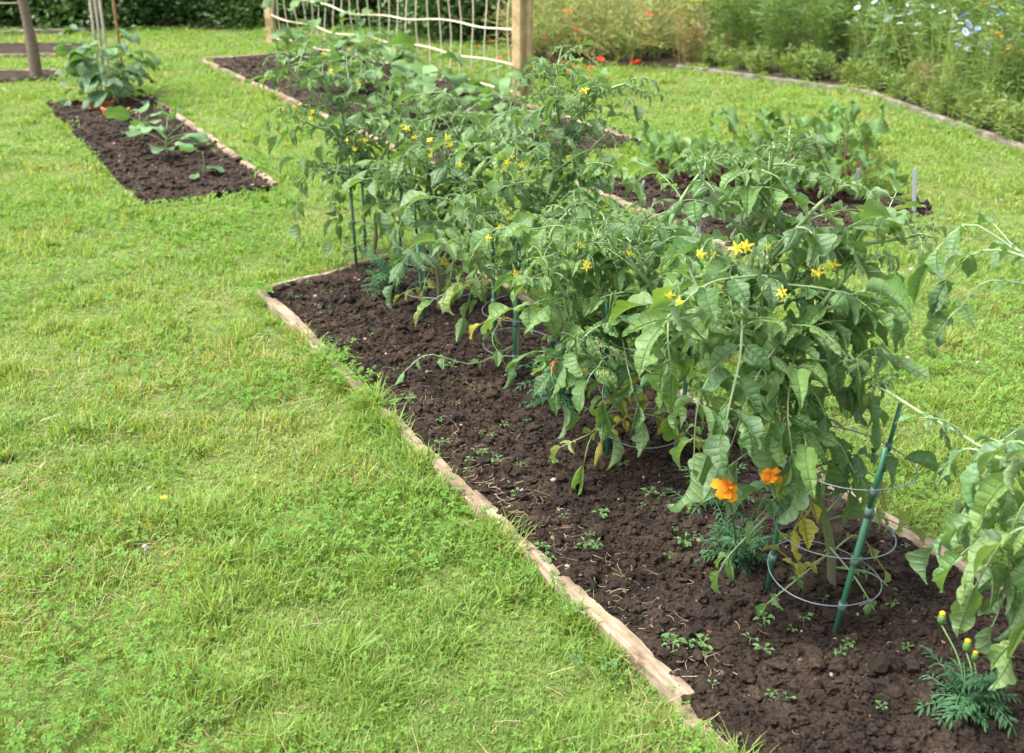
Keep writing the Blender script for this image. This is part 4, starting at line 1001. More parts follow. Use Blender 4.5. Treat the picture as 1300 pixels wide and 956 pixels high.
# net climbers
for k, (x, y, h, n, rr_, sz, lb) in enumerate([(352, 62, 0.55, 9, 0.12, 0.16, 'climber with a heart shaped leaf at the far netting post'), (390, 85, 0.6, 22, 0.12, 0.15, 'bean climbing the netting near its far post'),
                             (480, 118, 0.35, 16, 0.25, 0.2, 'squash plant with broad leaves below the middle of the netting'), (545, 128, 0.28, 12, 0.22, 0.22, 'squash plant with pale leaves behind the tomato tops'),
                             (628, 140, 0.22, 8, 0.18, 0.2, 'squash plant with grey green leaves left of the square post'), (430, 120, 0.4, 24, 0.2, 0.12, 'leafy bean in the netted bed behind the first tomato'),
                             (500, 92, 0.3, 30, 0.22, 0.13, 'yellowish bushy bean low behind the netting, left of the broad squash leaves'), (455, 80, 0.4, 34, 0.22, 0.12, 'bushy bean below the left half of the netting'), (575, 165, 0.25, 26, 0.22, 0.13, 'bushy bean in the netted bed behind the flowering tomato tops'),
                             (640, 190, 0.22, 24, 0.2, 0.12, 'low bean at the near end of the netted bed'), (520, 150, 0.28, 26, 0.24, 0.13, 'bushy bean in the middle of the netted bed'), (410, 98, 0.35, 24, 0.2, 0.12, 'bean plant at the left edge of the netted bed')]):
    leafy("climbing_plant", gpt(x, y)[:2], 260 + k, lb, "climbing plant", "plants in the netted bed", n=n, h=h, r=rr_, size=sz, tpls=TPL_HEART, col=(0.085, 0.18, 0.05), elev=(0.0, 0.9))

# ------------------------------------------------------------------ netting, posts, canes, markers
def post(base, h, w, label, group, name="wooden_post", grooves=0):
    m = MB(); r = w / 2; c = 0.12 * w
    prof = [(-r, -r + c), (-r + c, -r), (r - c, -r), (r, -r + c), (r, r - c), (r - c, r), (-r + c, r), (-r, r - c)]
    zs = np.linspace(-0.1, h, 14); V = []
    for z in zs:
        for (x, y) in prof: V.append((x + 0.002 * math.sin(z * 9), y, z))
    n = 8; fs = [(i * n + j, i * n + (j + 1) % n, (i + 1) * n + (j + 1) % n, (i + 1) * n + j) for i in range(13) for j in range(n)]
    m.add(V, fs); V2 = [V[13 * n + j] for j in range(n)] + [(0, 0, h + 0.004)]
    m.add(V2, [(j, (j + 1) % n, 8) for j in range(n)])
    o = m.build(name, M_POST, smooth=False); o.location = (base[0], base[1], 0); o.rotation_euler = (0, 0, math.radians(-28))
    return tag(o, label, "post", group)
PA = np.array([0.08, 9.17]); PB = np.array([-2.52, 12.7])
GP = "timber posts holding the netting"
post(PA + np.array([-0.030, 0]), 1.9, 0.078, 'golden square timber post at the near end of the string netting', GP)
post(PA + np.array([0.046, 0.030]), 1.9, 0.055, 'paler rounded timber stake strapped beside the near netting post', GP)
post(PB, 1.9, 0.09, 'timber post at the far end of the string netting', GP)
net = MB(); A3 = PA + np.array([-0.05, 0.03])
def netpt(u, z):  # u 0..1 near to far
    q = A3 * (1 - u) + PB * u
    sag = 0.06 * math.sin(u * math.pi) + 0.02 * math.sin(u * 9 + z * 5)
    return np.array([q[0] + 0.02 * math.sin(u * 23 + z * 7), q[1], z - sag * min(1, z * 2) - 0.010 * math.sin(u * 27 + z * 9)])
for z in (0.05, 0.26, 0.51, 0.77, 1.03, 1.30, 1.57, 1.85):
    tube(net, np.array([netpt(u, z) for u in np.linspace(0, 1, 70)]), 0.0078, 6)
for k in range(26):
    u = (k + 0.5) / 26 + 0.004 * math.sin(k * 5.0)
    zs = np.linspace(0.05, 1.86, 16)
    tube(net, np.array([netpt(u + 0.005 * math.sin(z * 6 + k), z) for z in zs]), 0.0052, 5)
tag(net.build("garden_netting", M_ROPE), "wide meshed cream string netting stretched between two timber posts", "netting")
# rustic post and its wires on the left
rp = gpt(46, 100)[:2]
m = MB(); t = np.linspace(0, 1, 20); tube(m, np.stack([-0.05 * t + 0.01 * np.sin(t * 9), 0.01 * np.cos(t * 7), -0.1 + 2.2 * t], -1), 0.046 + 0.006 * np.sin(t * 17), 12)
o = m.build("rustic_post", M_BARK); o.location = (rp[0], rp[1], 0); tag(o, "rough barked round post standing in bare soil at the far left", "post")
m = MB(); tube(m, np.array([[0, 0, -0.1], [0, 0, 2.1]]), 0.05, 10); o = m.build("rustic_post", M_BARK); o.location = (rp[0] - 2.6, rp[1] + 0.4, 0); tag(o, "round post beyond the left edge carrying the wires", "post")
for z, lb in ((0.62, 'lower fence wire left of the rough post'), (0.88, 'upper fence wire left of the rough post')):
    m = MB(); tube(m, np.array([[rp[0] - 0.03, rp[1], z], [rp[0] - 1.3, rp[1] + 0.2, z - 0.03], [rp[0] - 2.6, rp[1] + 0.4, z]]), 0.006, 6)
    tag(m.build("fence_wire", M_ROPE), lb, "wire", "wires at the rough post")
cl = [(128, 118, 'leftmost of the pale canes above the dark leafy bush'), (135, 117, 'whitish cane, second from the left above the leafy bush'), (142, 119, 'whitish cane, third from the left above the leafy bush'), (160, 122, 'brown cane on the right above the leafy bush')]
for k, (x, y, lb) in enumerate(cl):
    b = gpt(x, y); m = MB(); zz = np.linspace(-0.05, 2.0, 24); r = 0.011 + 0.0018 * (np.arange(24) % 4 == 0)
    tube(m, np.stack([0.0 * zz - 0.008 * (k - 1) * zz, 0 * zz, zz], -1), r, 8)
    o = m.build("bamboo_cane", M_CANE if k < 3 else M_TERRA); o.location = (b[0], b[1], 0)
    if k == 3: o.data.materials[0] = mat_plain("brown_cane", col=(0.24, 0.13, 0.07))
    tag(o, lb, "cane", "canes standing in the left bed")
for k, (x, y, h, lb) in enumerate([(1160, 274, 0.24, 'grey plastic marker stake at the right corner of the beetroot bed'), (1086, 262, 0.20, 'grey plastic marker stake among the beetroot leaves'),
                                   (884, 318, 0.20, 'grey plastic marker stake behind the tomato blossoms'), (756, 262, 0.18, 'grey plastic marker stake at the left of the beetroot bed'), (812, 258, 0.12, 'short marker stake in bare soil left of the beetroots')]):
    b = gpt(x, y); m = MB(); w, t = 0.009, 0.0025
    V = [(sx * w * s, sy * t, z) for z, s in ((-0.04, 0.3), (0.0, 1), (h - 0.006, 1), (h, 0.75)) for sx, sy in ((-1, -1), (1, -1), (1, 1), (-1, 1))]
    fs = [(i * 4 + j, i * 4 + (j + 1) % 4, i * 4 + 4 + (j + 1) % 4, i * 4 + 4 + j) for i in range(3) for j in range(4)] + [(12, 13, 14, 15)]
    m.add(V, fs); o = m.build("plant_marker", M_LABEL, smooth=False); o.location = (b[0], b[1], 0); o.rotation_euler = (0.03 * k, 0.05 * (k - 2), 0.2 * k)
    tag(o, lb, "plant marker", "grey marker stakes at the beetroot bed")
# terracotta shards at the bean bushes
for k, (x, y, lb) in enumerate([(128, 142, 'curved terracotta shard at the foot of the leafy bush, left one'), (148, 152, 'curved terracotta shard beside a pale stone, right one')]):
    b = gpt(x, y); m = MB(); th = np.linspace(0.2, 2.4, 12); R = 0.11; V = []
    for zz, rr_ in ((0, R), (0.05, R + 0.008), (0.062, R + 0.014), (0.064, R - 0.004), (0, R - 0.012)):
        for a in th: V.append((rr_ * math.cos(a + 3.3), rr_ * math.sin(a + 3.3), zz + 0.006 * math.sin(a * 11)))
    nn = 12; fs = [(i * nn + j, i * nn + j + 1, (i + 1) * nn + j + 1, (i + 1) * nn + j) for i in range(4) for j in range(nn - 1)]
    m.add(V, fs); o = m.build("pot_shard", M_TERRA); o.location = (b[0], b[1] + 0.08, 0.015); tag(o, lb, "pot shard", "terracotta shards")

# ------------------------------------------------------------------ hedge and border planting
def shrub_mesh(seed, w, d, h, n, ls, c0, c1, name, trunk=True):
    rng = np.random.default_rng(seed); f = MB()
    # leaves on the surface and within a lumpy volume
    lob = [(rng.uniform(-w * 0.4, w * 0.4), rng.uniform(-d * 0.3, d * 0.3), rng.uniform(0.1, h * 0.8), rng.uniform(0.25, 0.45) * min(w, h)) for _ in range(5)] + [(rng.uniform(-w * 0.5, w * 0.5), rng.uniform(-d * 0.4, d * 0.1), rng.uniform(0.05, 0.35), rng.uniform(0.28, 0.4) * min(w, h)) for _ in range(4)]
    which = rng.integers(0, 9, n); dirs = rng.normal(size=(n, 3)); dirs /= np.linalg.norm(dirs, axis=1)[:, None]
    Lb = np.array(lob)[which]; rad = Lb[:, 3] * (rng.random(n) ** 0.35) * (0.8 + 0.4 * rng.random(n))
    P = Lb[:, :3] + dirs * rad[:, None]; P = P[(P[:, 2] > 0.0)]; n = len(P); dirs = dirs[:n]
    az = rng.uniform(0, 6.28, n); el = rng.uniform(-0.6, 1.0, n)
    dv = np.stack([np.cos(az) * np.cos(el), np.sin(az) * np.cos(el), np.sin(el)], -1); sd_ = np.cross(dv, rng.normal(size=(n, 3))); sd_ /= np.linalg.norm(sd_, axis=1)[:, None]
    s = ls * rng.uniform(0.6, 1.3, n)[:, None]
    V = np.stack([P, P + dv * s * 0.5 + sd_ * s * 0.3, P + dv * s, P + dv * s * 0.5 - sd_ * s * 0.3], 1).reshape(-1, 3)
    Fq = np.arange(n * 4).reshape(-1, 4); t = rng.random(n)[:, None]
    col = np.repeat((np.array(c0) * (1 - t) + np.array(c1) * t), 4, 0); f.add(V, Fq, col)
    fm = f.mesh(name, M_HEDGE, smooth=False)
    st = MB()
    for k in range(6):
        a = rng.uniform(0, 6.28); tube(st, resample([(0.08 * math.cos(a), 0.08 * math.sin(a), -0.05), (0.15 * math.cos(a), 0.12 * math.sin(a), h * 0.3), (w * 0.3 * math.cos(a), d * 0.3 * math.sin(a), h * 0.8)], 9), np.linspace(0.02, 0.005, 9), 6, (0.12, 0.09, 0.06))
    sm = st.mesh(name + "_branches", M_BARK)
    return fm, sm
def place_pair(name, pm, loc, rz, s, label, cat, group, parts=("foliage", "branches")):
    r = empty(name, loc, rz, label, cat, group); r.scale = (s, s, s)
    for nm, me in zip(parts, pm):
        o = bpy.data.objects.new(nm, me); scene.collection.objects.link(o); o.parent = r
    return r
HD = [shrub_mesh(300 + k, 1.5, 1.2, 1.7, 17000, 0.06, (0.022, 0.06, 0.014), (0.055, 0.12, 0.025), "hedge") for k in range(3)]
rh = np.random.default_rng(12)
hx = [(-9.2, 14.6), (-8.0, 14.7), (-6.9, 14.6), (-5.8, 14.7), (-4.9, 14.5), (-4.1, 14.4), (-3.3, 14.4), (-2.5, 14.5), (-1.7, 14.6), (-0.9, 14.2), (-0.3, 13.4), (0.7, 13.6), (1.8, 13.8), (2.9, 13.4), (4.0, 12.8), (5.0, 12.0), (5.8, 10.8), (6.2, 9.5), (6.5, 8.2)]
for k, (x, y) in enumerate(hx):
    ordn = ['leftmost', 'second', 'third', 'fourth', 'fifth', 'sixth', 'seventh', 'eighth', 'ninth', 'tenth']
    if k < 10: lb = ordn[k] + ' dark green hedge shrub counted from the left along the back of the lawn'; gr = 'hedge shrubs across the back'
    else: lb = ('leftmost' if k == 10 else ordn[k - 10]) + ' green shrub from the left, behind the wildflower border'; gr = 'shrubs behind the wildflowers'
    place_pair("hedge_shrub", HD[k % 3], (x, y, 0), rh.uniform(0, 6.28), rh.uniform(0.9, 1.15), lb, "shrub", gr)

def petals(m, c, r, n, col, face=UP, cup=0.3, rng=None, w=0.5, eye=None):
    f = norm(face); a = norm(np.cross(f, np.array([0.3, 1, 0.1]))); b = np.cross(f, a)
    for k in range(n):
        th = k * 6.283 / n + rng.uniform(-.1, .1); rd = math.cos(th) * a + math.sin(th) * b; ww = np.cross(f, rd)
        V = [c, c + rd * r * 0.55 + ww * r * w + f * r * cup * 0.4, c + rd * r + ww * r * w * 0.5 + f * r * cup, c + rd * r - ww * r * w * 0.5 + f * r * cup, c + rd * r * 0.55 - ww * r * w + f * r * cup * 0.4]
        m.add(V, [(0, 1, 2), (0, 2, 3), (0, 3, 4)], np.array(col) * rng.uniform(0.85, 1.1))
    if eye is not None: tube(m, np.array([c + f * 0.001, c + f * r * 0.3]), np.array([r * 0.28, r * 0.15]), 7, eye)

def wild_proto(seed, h, spread, nst, nfil, fl, g0, g1, filL=0.06, filw=0.0019, name="w", arch=0.5, leafy_=False):
    """stems with thread-like or narrow leaves, and flowers (list of (count, radius, petals, colour, eye))"""
    rng = np.random.default_rng(seed); st = MB(); fo = MB(); tips = []
    for k in range(nst):
        az = rng.uniform(0, 6.28); el = math.pi / 2 - rng.uniform(0, spread)
        P = resample(droopy((rng.normal() * 0.06, rng.normal() * 0.06, 0), az, el, h * rng.uniform(0.6, 1.1), arch * rng.uniform(-0.2, 1.2), rng=rng), 14)
        c = np.array(g0) * (1 - k / nst) + np.array(g1) * (k / nst)
        tube(st, P, np.linspace(0.0032, 0.0015, 14), 4, c * 1.25, cap=False); tips.append(P[-1])
        i = rng.integers(2, 14, nfil); n = nfil; base = P[i]
        a2 = rng.uniform(0, 6.28, n); e2 = rng.uniform(-0.2, 1.2, n); L = filL * rng.uniform(0.5, 1.4, n)[:, None]
        dv = np.stack([np.cos(a2) * np.cos(e2), np.sin(a2) * np.cos(e2), np.sin(e2)], -1)
        sd_ = np.cross(dv, rng.normal(size=(n, 3))); sd_ /= np.linalg.norm(sd_, axis=1)[:, None]
        base = base + dv * L * rng.uniform(0, 0.5, (n, 1))
        V = np.stack([base - sd_ * filw, base + sd_ * filw, base + dv * L * 0.6 + sd_ * filw * 1.1 - UP * L * 0.03, base + dv * L - UP * L * 0.15], 1).reshape(-1, 3)
        fo.add(V, np.arange(n * 4).reshape(-1, 4), np.repeat(c[None] * rng.uniform(0.75, 1.3, (n, 1)), 4, 0))
    sm = st.mesh(name + "_stem", M_STEM); fm = fo.mesh(name + "_foliage", M_FINE, smooth=False); flm = []
    ti = rng.permutation(len(tips)); j = 0
    for (cnt, r, npet, col, eye) in fl:
        for k in range(cnt):
            m = MB(); c = tips[ti[j % len(tips)]] + (0 if j < len(tips) else rng.normal(size=3) * 0.05); j += 1
            petals(m, c, r * rng.uniform(0.8, 1.15), npet, col, face=np.array([rng.normal() * 0.5, -0.5 + rng.normal() * 0.4, 0.9]), cup=rng.uniform(0.1, 0.5), rng=rng, eye=eye)
            flm.append(m.mesh(name + "_flower", M_PETAL, smooth=False))
    return sm, fm, flm
PB_ = (0.50, 0.58, 0.78); WH = (0.72, 0.76, 0.80); BL = (0.22, 0.34, 0.72); RD = (0.68, 0.045, 0.018); YW = (0.80, 0.42, 0.01); PK = (0.62, 0.10, 0.25)
G0, G1 = (0.08, 0.155, 0.03), (0.25, 0.32, 0.09)
DARKEYE = (0.05, 0.06, 0.03)
NIG = [wild_proto(400 + k, 0.62 + 0.06 * k, 0.45, 20, 34, [(6 + k % 2, 0.027, 8, WH if k % 2 else PB_, (0.2, 0.3, 0.2)), (1 + k % 2, 0.026, 8, BL, (0.2, 0.25, 0.3))], G0, G1, name="nigella") for k in range(4)]
GRN = [wild_proto(420 + k, 0.85 + 0.1 * k, 0.4, 30, 60, [], (0.06, 0.125, 0.022), (0.15, 0.22, 0.04), filL=0.09, filw=0.0035, name="tall_greenery") for k in range(3)]
POP = [wild_proto(440 + k, 0.75, 1.15, 30, 34, [(1, 0.034, 5, RD, DARKEYE)], (0.14, 0.20, 0.05), (0.34, 0.31, 0.14), filL=0.07, filw=0.004, arch=1.6, name="sprawling_poppy") for k in range(3)]
YEM = [wild_proto(460, 0.95, 0.35, 18, 50, [(4, 0.045, 10, YW, (0.3, 0.12, 0.02))], G0, G1, filL=0.10, filw=0.006, name="yellow_daisy")]
PNK = [wild_proto(470 + k, 0.75, 0.5, 20, 44, [(3, 0.045, 6, PK if k else (0.65, 0.30, 0.42), DARKEYE), (1, 0.03, 6, (0.3, 0.38, 0.7), DARKEYE)], G0, G1, filL=0.09, filw=0.008, name="pink_flower") for k in range(2)]
LOW = [wild_proto(480 + k, 0.22, 0.9, 26, 40, [], (0.10, 0.17, 0.03), (0.19, 0.24, 0.06), filL=0.05, filw=0.004, name="low_greenery") for k in range(2)]
BRN = [wild_proto(490, 0.4, 0.6, 26, 40, [], (0.16, 0.10, 0.045), (0.24, 0.20, 0.08), filL=0.06, filw=0.003, name="browning_plant")]
def wild(name, pr, x, y, s, rz, label, cat, group):
    r = empty(name, (x, y, 0.02), rz, label, cat, group); r.scale = (s, s, s)
    for nm, me in [("stem", pr[0]), ("foliage", pr[1])] + [("flower", q) for q in pr[2]]:
        o = bpy.data.objects.new(nm, me); scene.collection.objects.link(o); o.parent = r
rw = np.random.default_rng(33)
def off_edge(x, y, back):
    """a point set back from the border's edge"""
    return x + back * 0.85, y + back * 0.75
# right border rows
edge_r = resample([np.array([*EDGE[5], 0]), np.array([*EDGE[6], 0]), np.array([*EDGE[7], 0]), np.array([*EDGE[8], 0]), np.array([*EDGE[9], 0])], 31)
for row, back in enumerate((0.17, 0.5, 0.9, 1.4)):
    for k, q in enumerate(edge_r):
        if (k + row) % 2 and row: pass
        x, y = off_edge(q[0] + rw.normal() * 0.06, q[1] + rw.normal() * 0.06, back)
        f = k / 30
        if row == 0:
            if f > 0.6 or rw.random() < 0.6: pr, nm, lb, ct = LOW[k % 2], "low_plant", "low yellowish green plant at the foot of the wildflowers beside the grey boards", "low plant"
            elif rw.random() < 0.3: pr, nm, lb, ct = BRN[0], "browning_plant", "browning stalky plant at the foot of the wildflowers", "dying plant"
            else: pr, nm, lb, ct = NIG[k % 4], "nigella_plant", "feathery plant with pale blue and white flowers close to the grey boards", "nigella"
        elif row == 3 and k % 3: continue
        elif rw.random() < (0.62 if f > 0.3 else 0.4): pr, nm, lb, ct = NIG[int(rw.integers(4))], "nigella_plant", "feathery plant with white and blue flowers deep in the wildflower border", "nigella"
        else: pr, nm, lb, ct = GRN[int(rw.integers(3))], "tall_plant", "tall leafy green plant without flowers in the wildflower border", "tall plant"
        sec = ['beyond the left end of the long grey board', 'left of the long board middle', 'above the long board middle', 'just before the bend of the boards', 'at the bend of the grey boards',
               'just past the bend of the boards', 'above the right hand board', 'near the right picture edge', 'by the right picture edge', 'at the very right picture edge'][min(9, int(f * 10))]
        lb = {"low_plant": 'low yellowish green plant ', "browning_plant": 'browning stalky plant ', "nigella_plant": 'feathery blue flowered plant ', "tall_plant": 'tall flowerless green plant '}[nm] + sec + ('', ', second row', ', third row', ', back row')[row]
        wild(nm, pr, x, y, rw.uniform(0.85, 1.15) * (0.85 if row == 1 else 1), rw.uniform(0, 6.28), lb, ct, ct + "s in the wildflower border " + ("front" if row == 0 else "behind"))
for k, (x, y, h, lb) in enumerate([(3.15, 9.7, 0.9, 'tall broad leaved sunflower like stalk behind the nigella at the top right'), (3.5, 9.1, 0.8, 'broad leaved plant between nigella near the top right'), (4.0, 8.2, 0.7, 'broad leaved plant at the right picture edge among blue flowers'),
                             (2.4, 11.2, 0.7, 'pale broad leaved plant in the middle of the border'), (1.9, 11.6, 0.65, 'yellowing broad leaved plant above the long grey board'), (3.0, 10.4, 0.8, 'broad leaved plant deep in the border behind feathery leaves')]):
    leafy("broad_leaved_plant", (x, y), 700 + k, lb, "border plant", "broad leaved plants in the border", n=16, h=h, r=0.2, size=0.17, tpls=TPL_HEART, col=(0.09, 0.17, 0.06) if k != 4 else (0.30, 0.27, 0.06), elev=(-0.1, 0.9), thick=0.009)
# sprawling yellow-green poppy patch right of the post
for k in range(26):
    x = rw.uniform(0.2, 1.9); y = 11.15 + rw.uniform(0, 1.6) + 0.2 * (x > 1.4) * -1
    wild("poppy_plant", POP[k % 3], x, y, rw.uniform(0.85, 1.2), rw.uniform(0, 6.28), ('foremost' if y < 11.35 else 'front' if y < 11.7 else 'middle' if y < 12.1 else 'rear' if y < 12.45 else 'rearmost') + " sprawling yellow green poppy plant " + ('close beside the square post', 'a little right of the square post', ('left' if x < 0.9 else 'right') + ' of the midpoint from post to dark gap', 'left of the dark gap in the border', 'by the dark gap above the biggest poppy', 'at the start of the grey boards')[min(5, int((x - 0.2) / 0.284))], "poppy", "poppies right of the netting post")
for k in range(9):
    x = 0.3 - k * 0.17; y = 13.9 + rw.uniform(-0.1, 0.3)
    wild("tall_plant", GRN[k % 3], x, y, rw.uniform(0.7, 1.0), rw.uniform(0, 6.28), "leafy green plant before the hedge, " + ordn[k].replace("leftmost", "nearest") + " in line seen through the netting from the post", "tall plant", "green plants behind the netting")
for k, (x, y) in enumerate(((3.38, 8.3), (3.62, 8.45), (3.6, 9.3))):
    wild("yellow_flower_plant", YEM[0], x, y, 0.80, k * 1.3, ("tall plant with orange yellow blooms at the upper right corner", "tall plant with yellow blooms behind the nigella at the upper right", "yellow blooming plant deep in the border near the top edge")[k], "yellow flowers", "yellow flowering plants")
for k in range(12):
    x = -7.4 + k * 0.29 + rw.normal() * 0.05; wild("pink_flower_plant", PNK[k % 2], x, 13.95 + rw.uniform(0, 0.5), rw.uniform(0.8, 1.05), rw.uniform(0, 6), "leafy plant with pink flowers before the hedge at the far left", "pink flowers", "pink flowers at the far left")
# fallen poppies in the grass behind the net
PM = []
for k in range(3):
    m = MB(); petals(m, np.array([0, 0, 0.04]), 0.035, 5, RD, face=np.array([0.2, -0.4, 1]), cup=0.35, rng=rw, eye=DARKEYE); tube(m, np.array([[0, 0, -0.01], [0, 0, 0.042]]), 0.002, 4, (0.1, 0.18, 0.05)); PM.append(m.mesh("poppy_flower", M_PETAL, smooth=False))
for k, (x, y) in enumerate([(598, 48), (606, 60), (622, 52), (632, 78), (643, 70), (655, 86), (715, 78), (722, 92), (740, 84), (735, 76), (750, 88), (762, 78), (772, 100), (807, 84), (748, 102), (728, 88), (780, 74), (700, 84)]):
    b = gpt(x, y + 6); o = bpy.data.objects.new("poppy_flower", PM[k % 3]); scene.collection.objects.link(o); o.location = (b[0], b[1], 0.01); o.rotation_euler = (0, 0, k * 1.7)
    s = 1.5 if k == 13 else rw.uniform(0.6, 1.15); o.scale = (s, s, s)
    tag(o, "biggest bright red poppy low in the grass right of the square post" if k == 13 else ("small red poppy in the grass behind the netting" if k < 6 else "small red poppy in the grass right of the square post"), "poppy", "red poppies low in the grass")

# ------------------------------------------------------------------ lawn: grass, clover, dead bits
def allowed(x, y, pad=0.0):
    ok = ~inpoly(x, y, BORDER)
    for b in BEDS: ok &= ~inpoly(x, y, b)
    return ok
def lawn_pts(n_scale, seed, y0=1.15, y1=16.5, rho0=22000, pw=1.6):
    rng = np.random.default_rng(seed); out = []
    ys = np.linspace(y0, y1, 60)
    for a, b in zip(ys[:-1], ys[1:]):
        ym = (a + b) / 2; half = 0.50 * ym + 0.7; n = int(rho0 * n_scale * (2 / max(ym, 1.6)) ** pw * 2 * half * (b - a))
        out.append(np.stack([rng.uniform(-half, half, n), rng.uniform(a, b, n)], -1))
    P = np.vstack(out); return P[allowed(P[:, 0], P[:, 1])], rng

def blades(P, rng, hmul=1.0, colmode=0, seg=3, wmul=1.0, edge=True):
    x, y = P[:, 0], P[:, 1]; n = len(P)
    tuft = fbm(x * 7, y * 7, 70, 3); big = fbm(x * 1.3, y * 1.3, 80, 3); dry = fbm(x * 3.1 + 5, y * 3.1, 90, 4)
    far = np.maximum(y, 1.8) / 2.0
    h = (0.012 + 0.055 * np.clip((tuft - 0.34) * 2.0, 0, 1) ** 1.3) * rng.uniform(0.5, 1.35, n) * hmul * (0.8 + 0.5 * big)
    if edge:
        de = np.minimum(segdist(x, y, L0, L0 + 4.3 * D), segdist(x, y, BED1[3], BED1[2]))
        h *= 1 + 1.1 * np.exp(-(de / 0.05) ** 2) * (0.1 + 0.7 * (fbm(x * 5, y * 5, 99, 2) > 0.52))
    w = 0.0015 * far ** 0.78 * rng.uniform(0.6, 1.5, n) * wmul
    az = rng.uniform(0, 6.28, n) + 1.5 * (fbm(x * 2, y * 2, 77, 2) - 0.5) * 3
    lean = rng.uniform(0.15, 1.1, n) ** 1.0
    dx, dy = np.cos(az), np.sin(az)
    t2 = az + np.pi / 2 + rng.normal(size=n) * 0.5; sx, sy = np.cos(t2), np.sin(t2)
    base = np.stack([x, y, (fbm(x * 1.5, y * 1.5, 3) - 0.5) * 0.02 - 0.013], -1)
    dirv = np.stack([dx, dy, 0 * dx], -1); sv = np.stack([sx, sy, 0 * sx], -1)
    fr = [0, 0.45, 0.8, 1.0] if seg == 3 else [0, 0.6, 1.0]; vs = []
    for f in fr:
        c = base + dirv * (h * lean * f ** 1.8)[:, None] + UP * (h * f * (1 - 0.42 * lean * f))[:, None]
        ww = w * (1 - f ** 2.2)
        if f < 1: vs += [c - sv * ww[:, None], c + sv * ww[:, None]]
        else: vs += [c]
    k = len(vs); V = np.stack(vs, 1).reshape(-1, 3); b = (np.arange(n) * k)[:, None]
    quads = [b + np.array([[2 * i, 2 * i + 1, 2 * i + 3, 2 * i + 2]]) for i in range(len(fr) - 2)]
    tri = b + np.array([[k - 3, k - 2, k - 1]])
    g1 = np.array([0.095, 0.18, 0.030]); g2 = np.array([0.220, 0.305, 0.068]); g3 = np.array([0.29, 0.325, 0.085]); g4 = np.array([0.38, 0.34, 0.15])
    r = rng.random(n)[:, None]; col = g1 * (1 - r) + g2 * r
    yl = np.clip((big - 0.38) * 2.4, 0, 1)[:, None] * 0.85; r2 = rng.random(n)[:, None]
    col = col * (1 - yl * r2) + g3 * yl * r2
    pd = 0.05 + 0.36 * np.clip((dry - 0.48) * 3.2, 0, 1); isd = (rng.random(n) < pd)[:, None]
    col = np.where(isd, g4 * rng.uniform(0.6, 1.1, (n, 1)), col)
    m = MB(); m.add(V, np.vstack(quads), np.repeat(col, k, 0))
    m.f.append(tri); m.m.append(np.zeros(n, np.int32))
    return m
P, rng = lawn_pts(1.0, 500, rho0=32000)
near_ = P[:, 1] < 4.6
tag(blades(P[near_], rng).build("grass", M_GRASS, smooth=True), "bright green mown grass with dry patches in the foreground", "grass", kind="stuff")
tag(blades(P[~near_], rng, seg=2).build("grass", M_GRASS, smooth=True), "mown lawn grass farther back between the beds", "grass", kind="stuff")
# coarse tufts scattered over the open lawn
P2, rng2 = lawn_pts(1.0, 505, y1=9.0, rho0=26, pw=0.9)
tf = np.vstack([q[None] + rng2.normal(size=(int(rng2.integers(14, 60)), 2)) * rng2.uniform(0.012, 0.035) for q in P2]); tf = tf[allowed(tf[:, 0], tf[:, 1])]
tag(blades(tf, rng2, hmul=1.5, wmul=1.5, edge=False).build("grass", M_GRASS), "coarse broad bladed tufts standing out of the mown lawn", "grass", kind="stuff")
# longer tufts along the boards
rt = np.random.default_rng(77); tp = []
for (a, b, side, n) in [(L0, L0 + 4.2 * D, -1, 300), (L0 + 0.9 * D, L0 + 1.95 * D, -1, 20), (L0 + 2.95 * D + 0.03 * E_, L0 + 4.2 * D + 0.03 * E_, 0, 130), (BED1[3], BED1[2], 1, 40), (BED1[0], BED1[3], 0, 22), (BED2[0], BED2[3], 0, 90), (BED2[0], BED2[1], 0, 22), (BED2[1], BED2[2], 0, 50), (EDGE[5], EDGE[6], 1, 150), (EDGE[6], EDGE[7], 1, 60), (EDGE[7], EDGE[8], 1, 60), (BED4[0], BED4[1], 0, 40), (BED3[0], BED3[1], 0, 60)]:
    a = np.asarray(a); b = np.asarray(b); d = norm(b - a); nrm = np.array([-d[1], d[0]])
    for k in range(n):
        c = a + (b - a) * rt.random() + nrm * (side or rt.choice([-1, 1])) * (0.026 + 0.035 * rt.random())
        q = c + rt.normal(size=(int(rt.integers(8, 34)), 2)) * 0.014; tp.append(q)
tp = np.vstack(tp)
tag(blades(tp, rt, hmul=1.3, wmul=1.15).build("grass", M_GRASS), "longer tufts of grass leaning over the timber edging", "grass", kind="stuff")

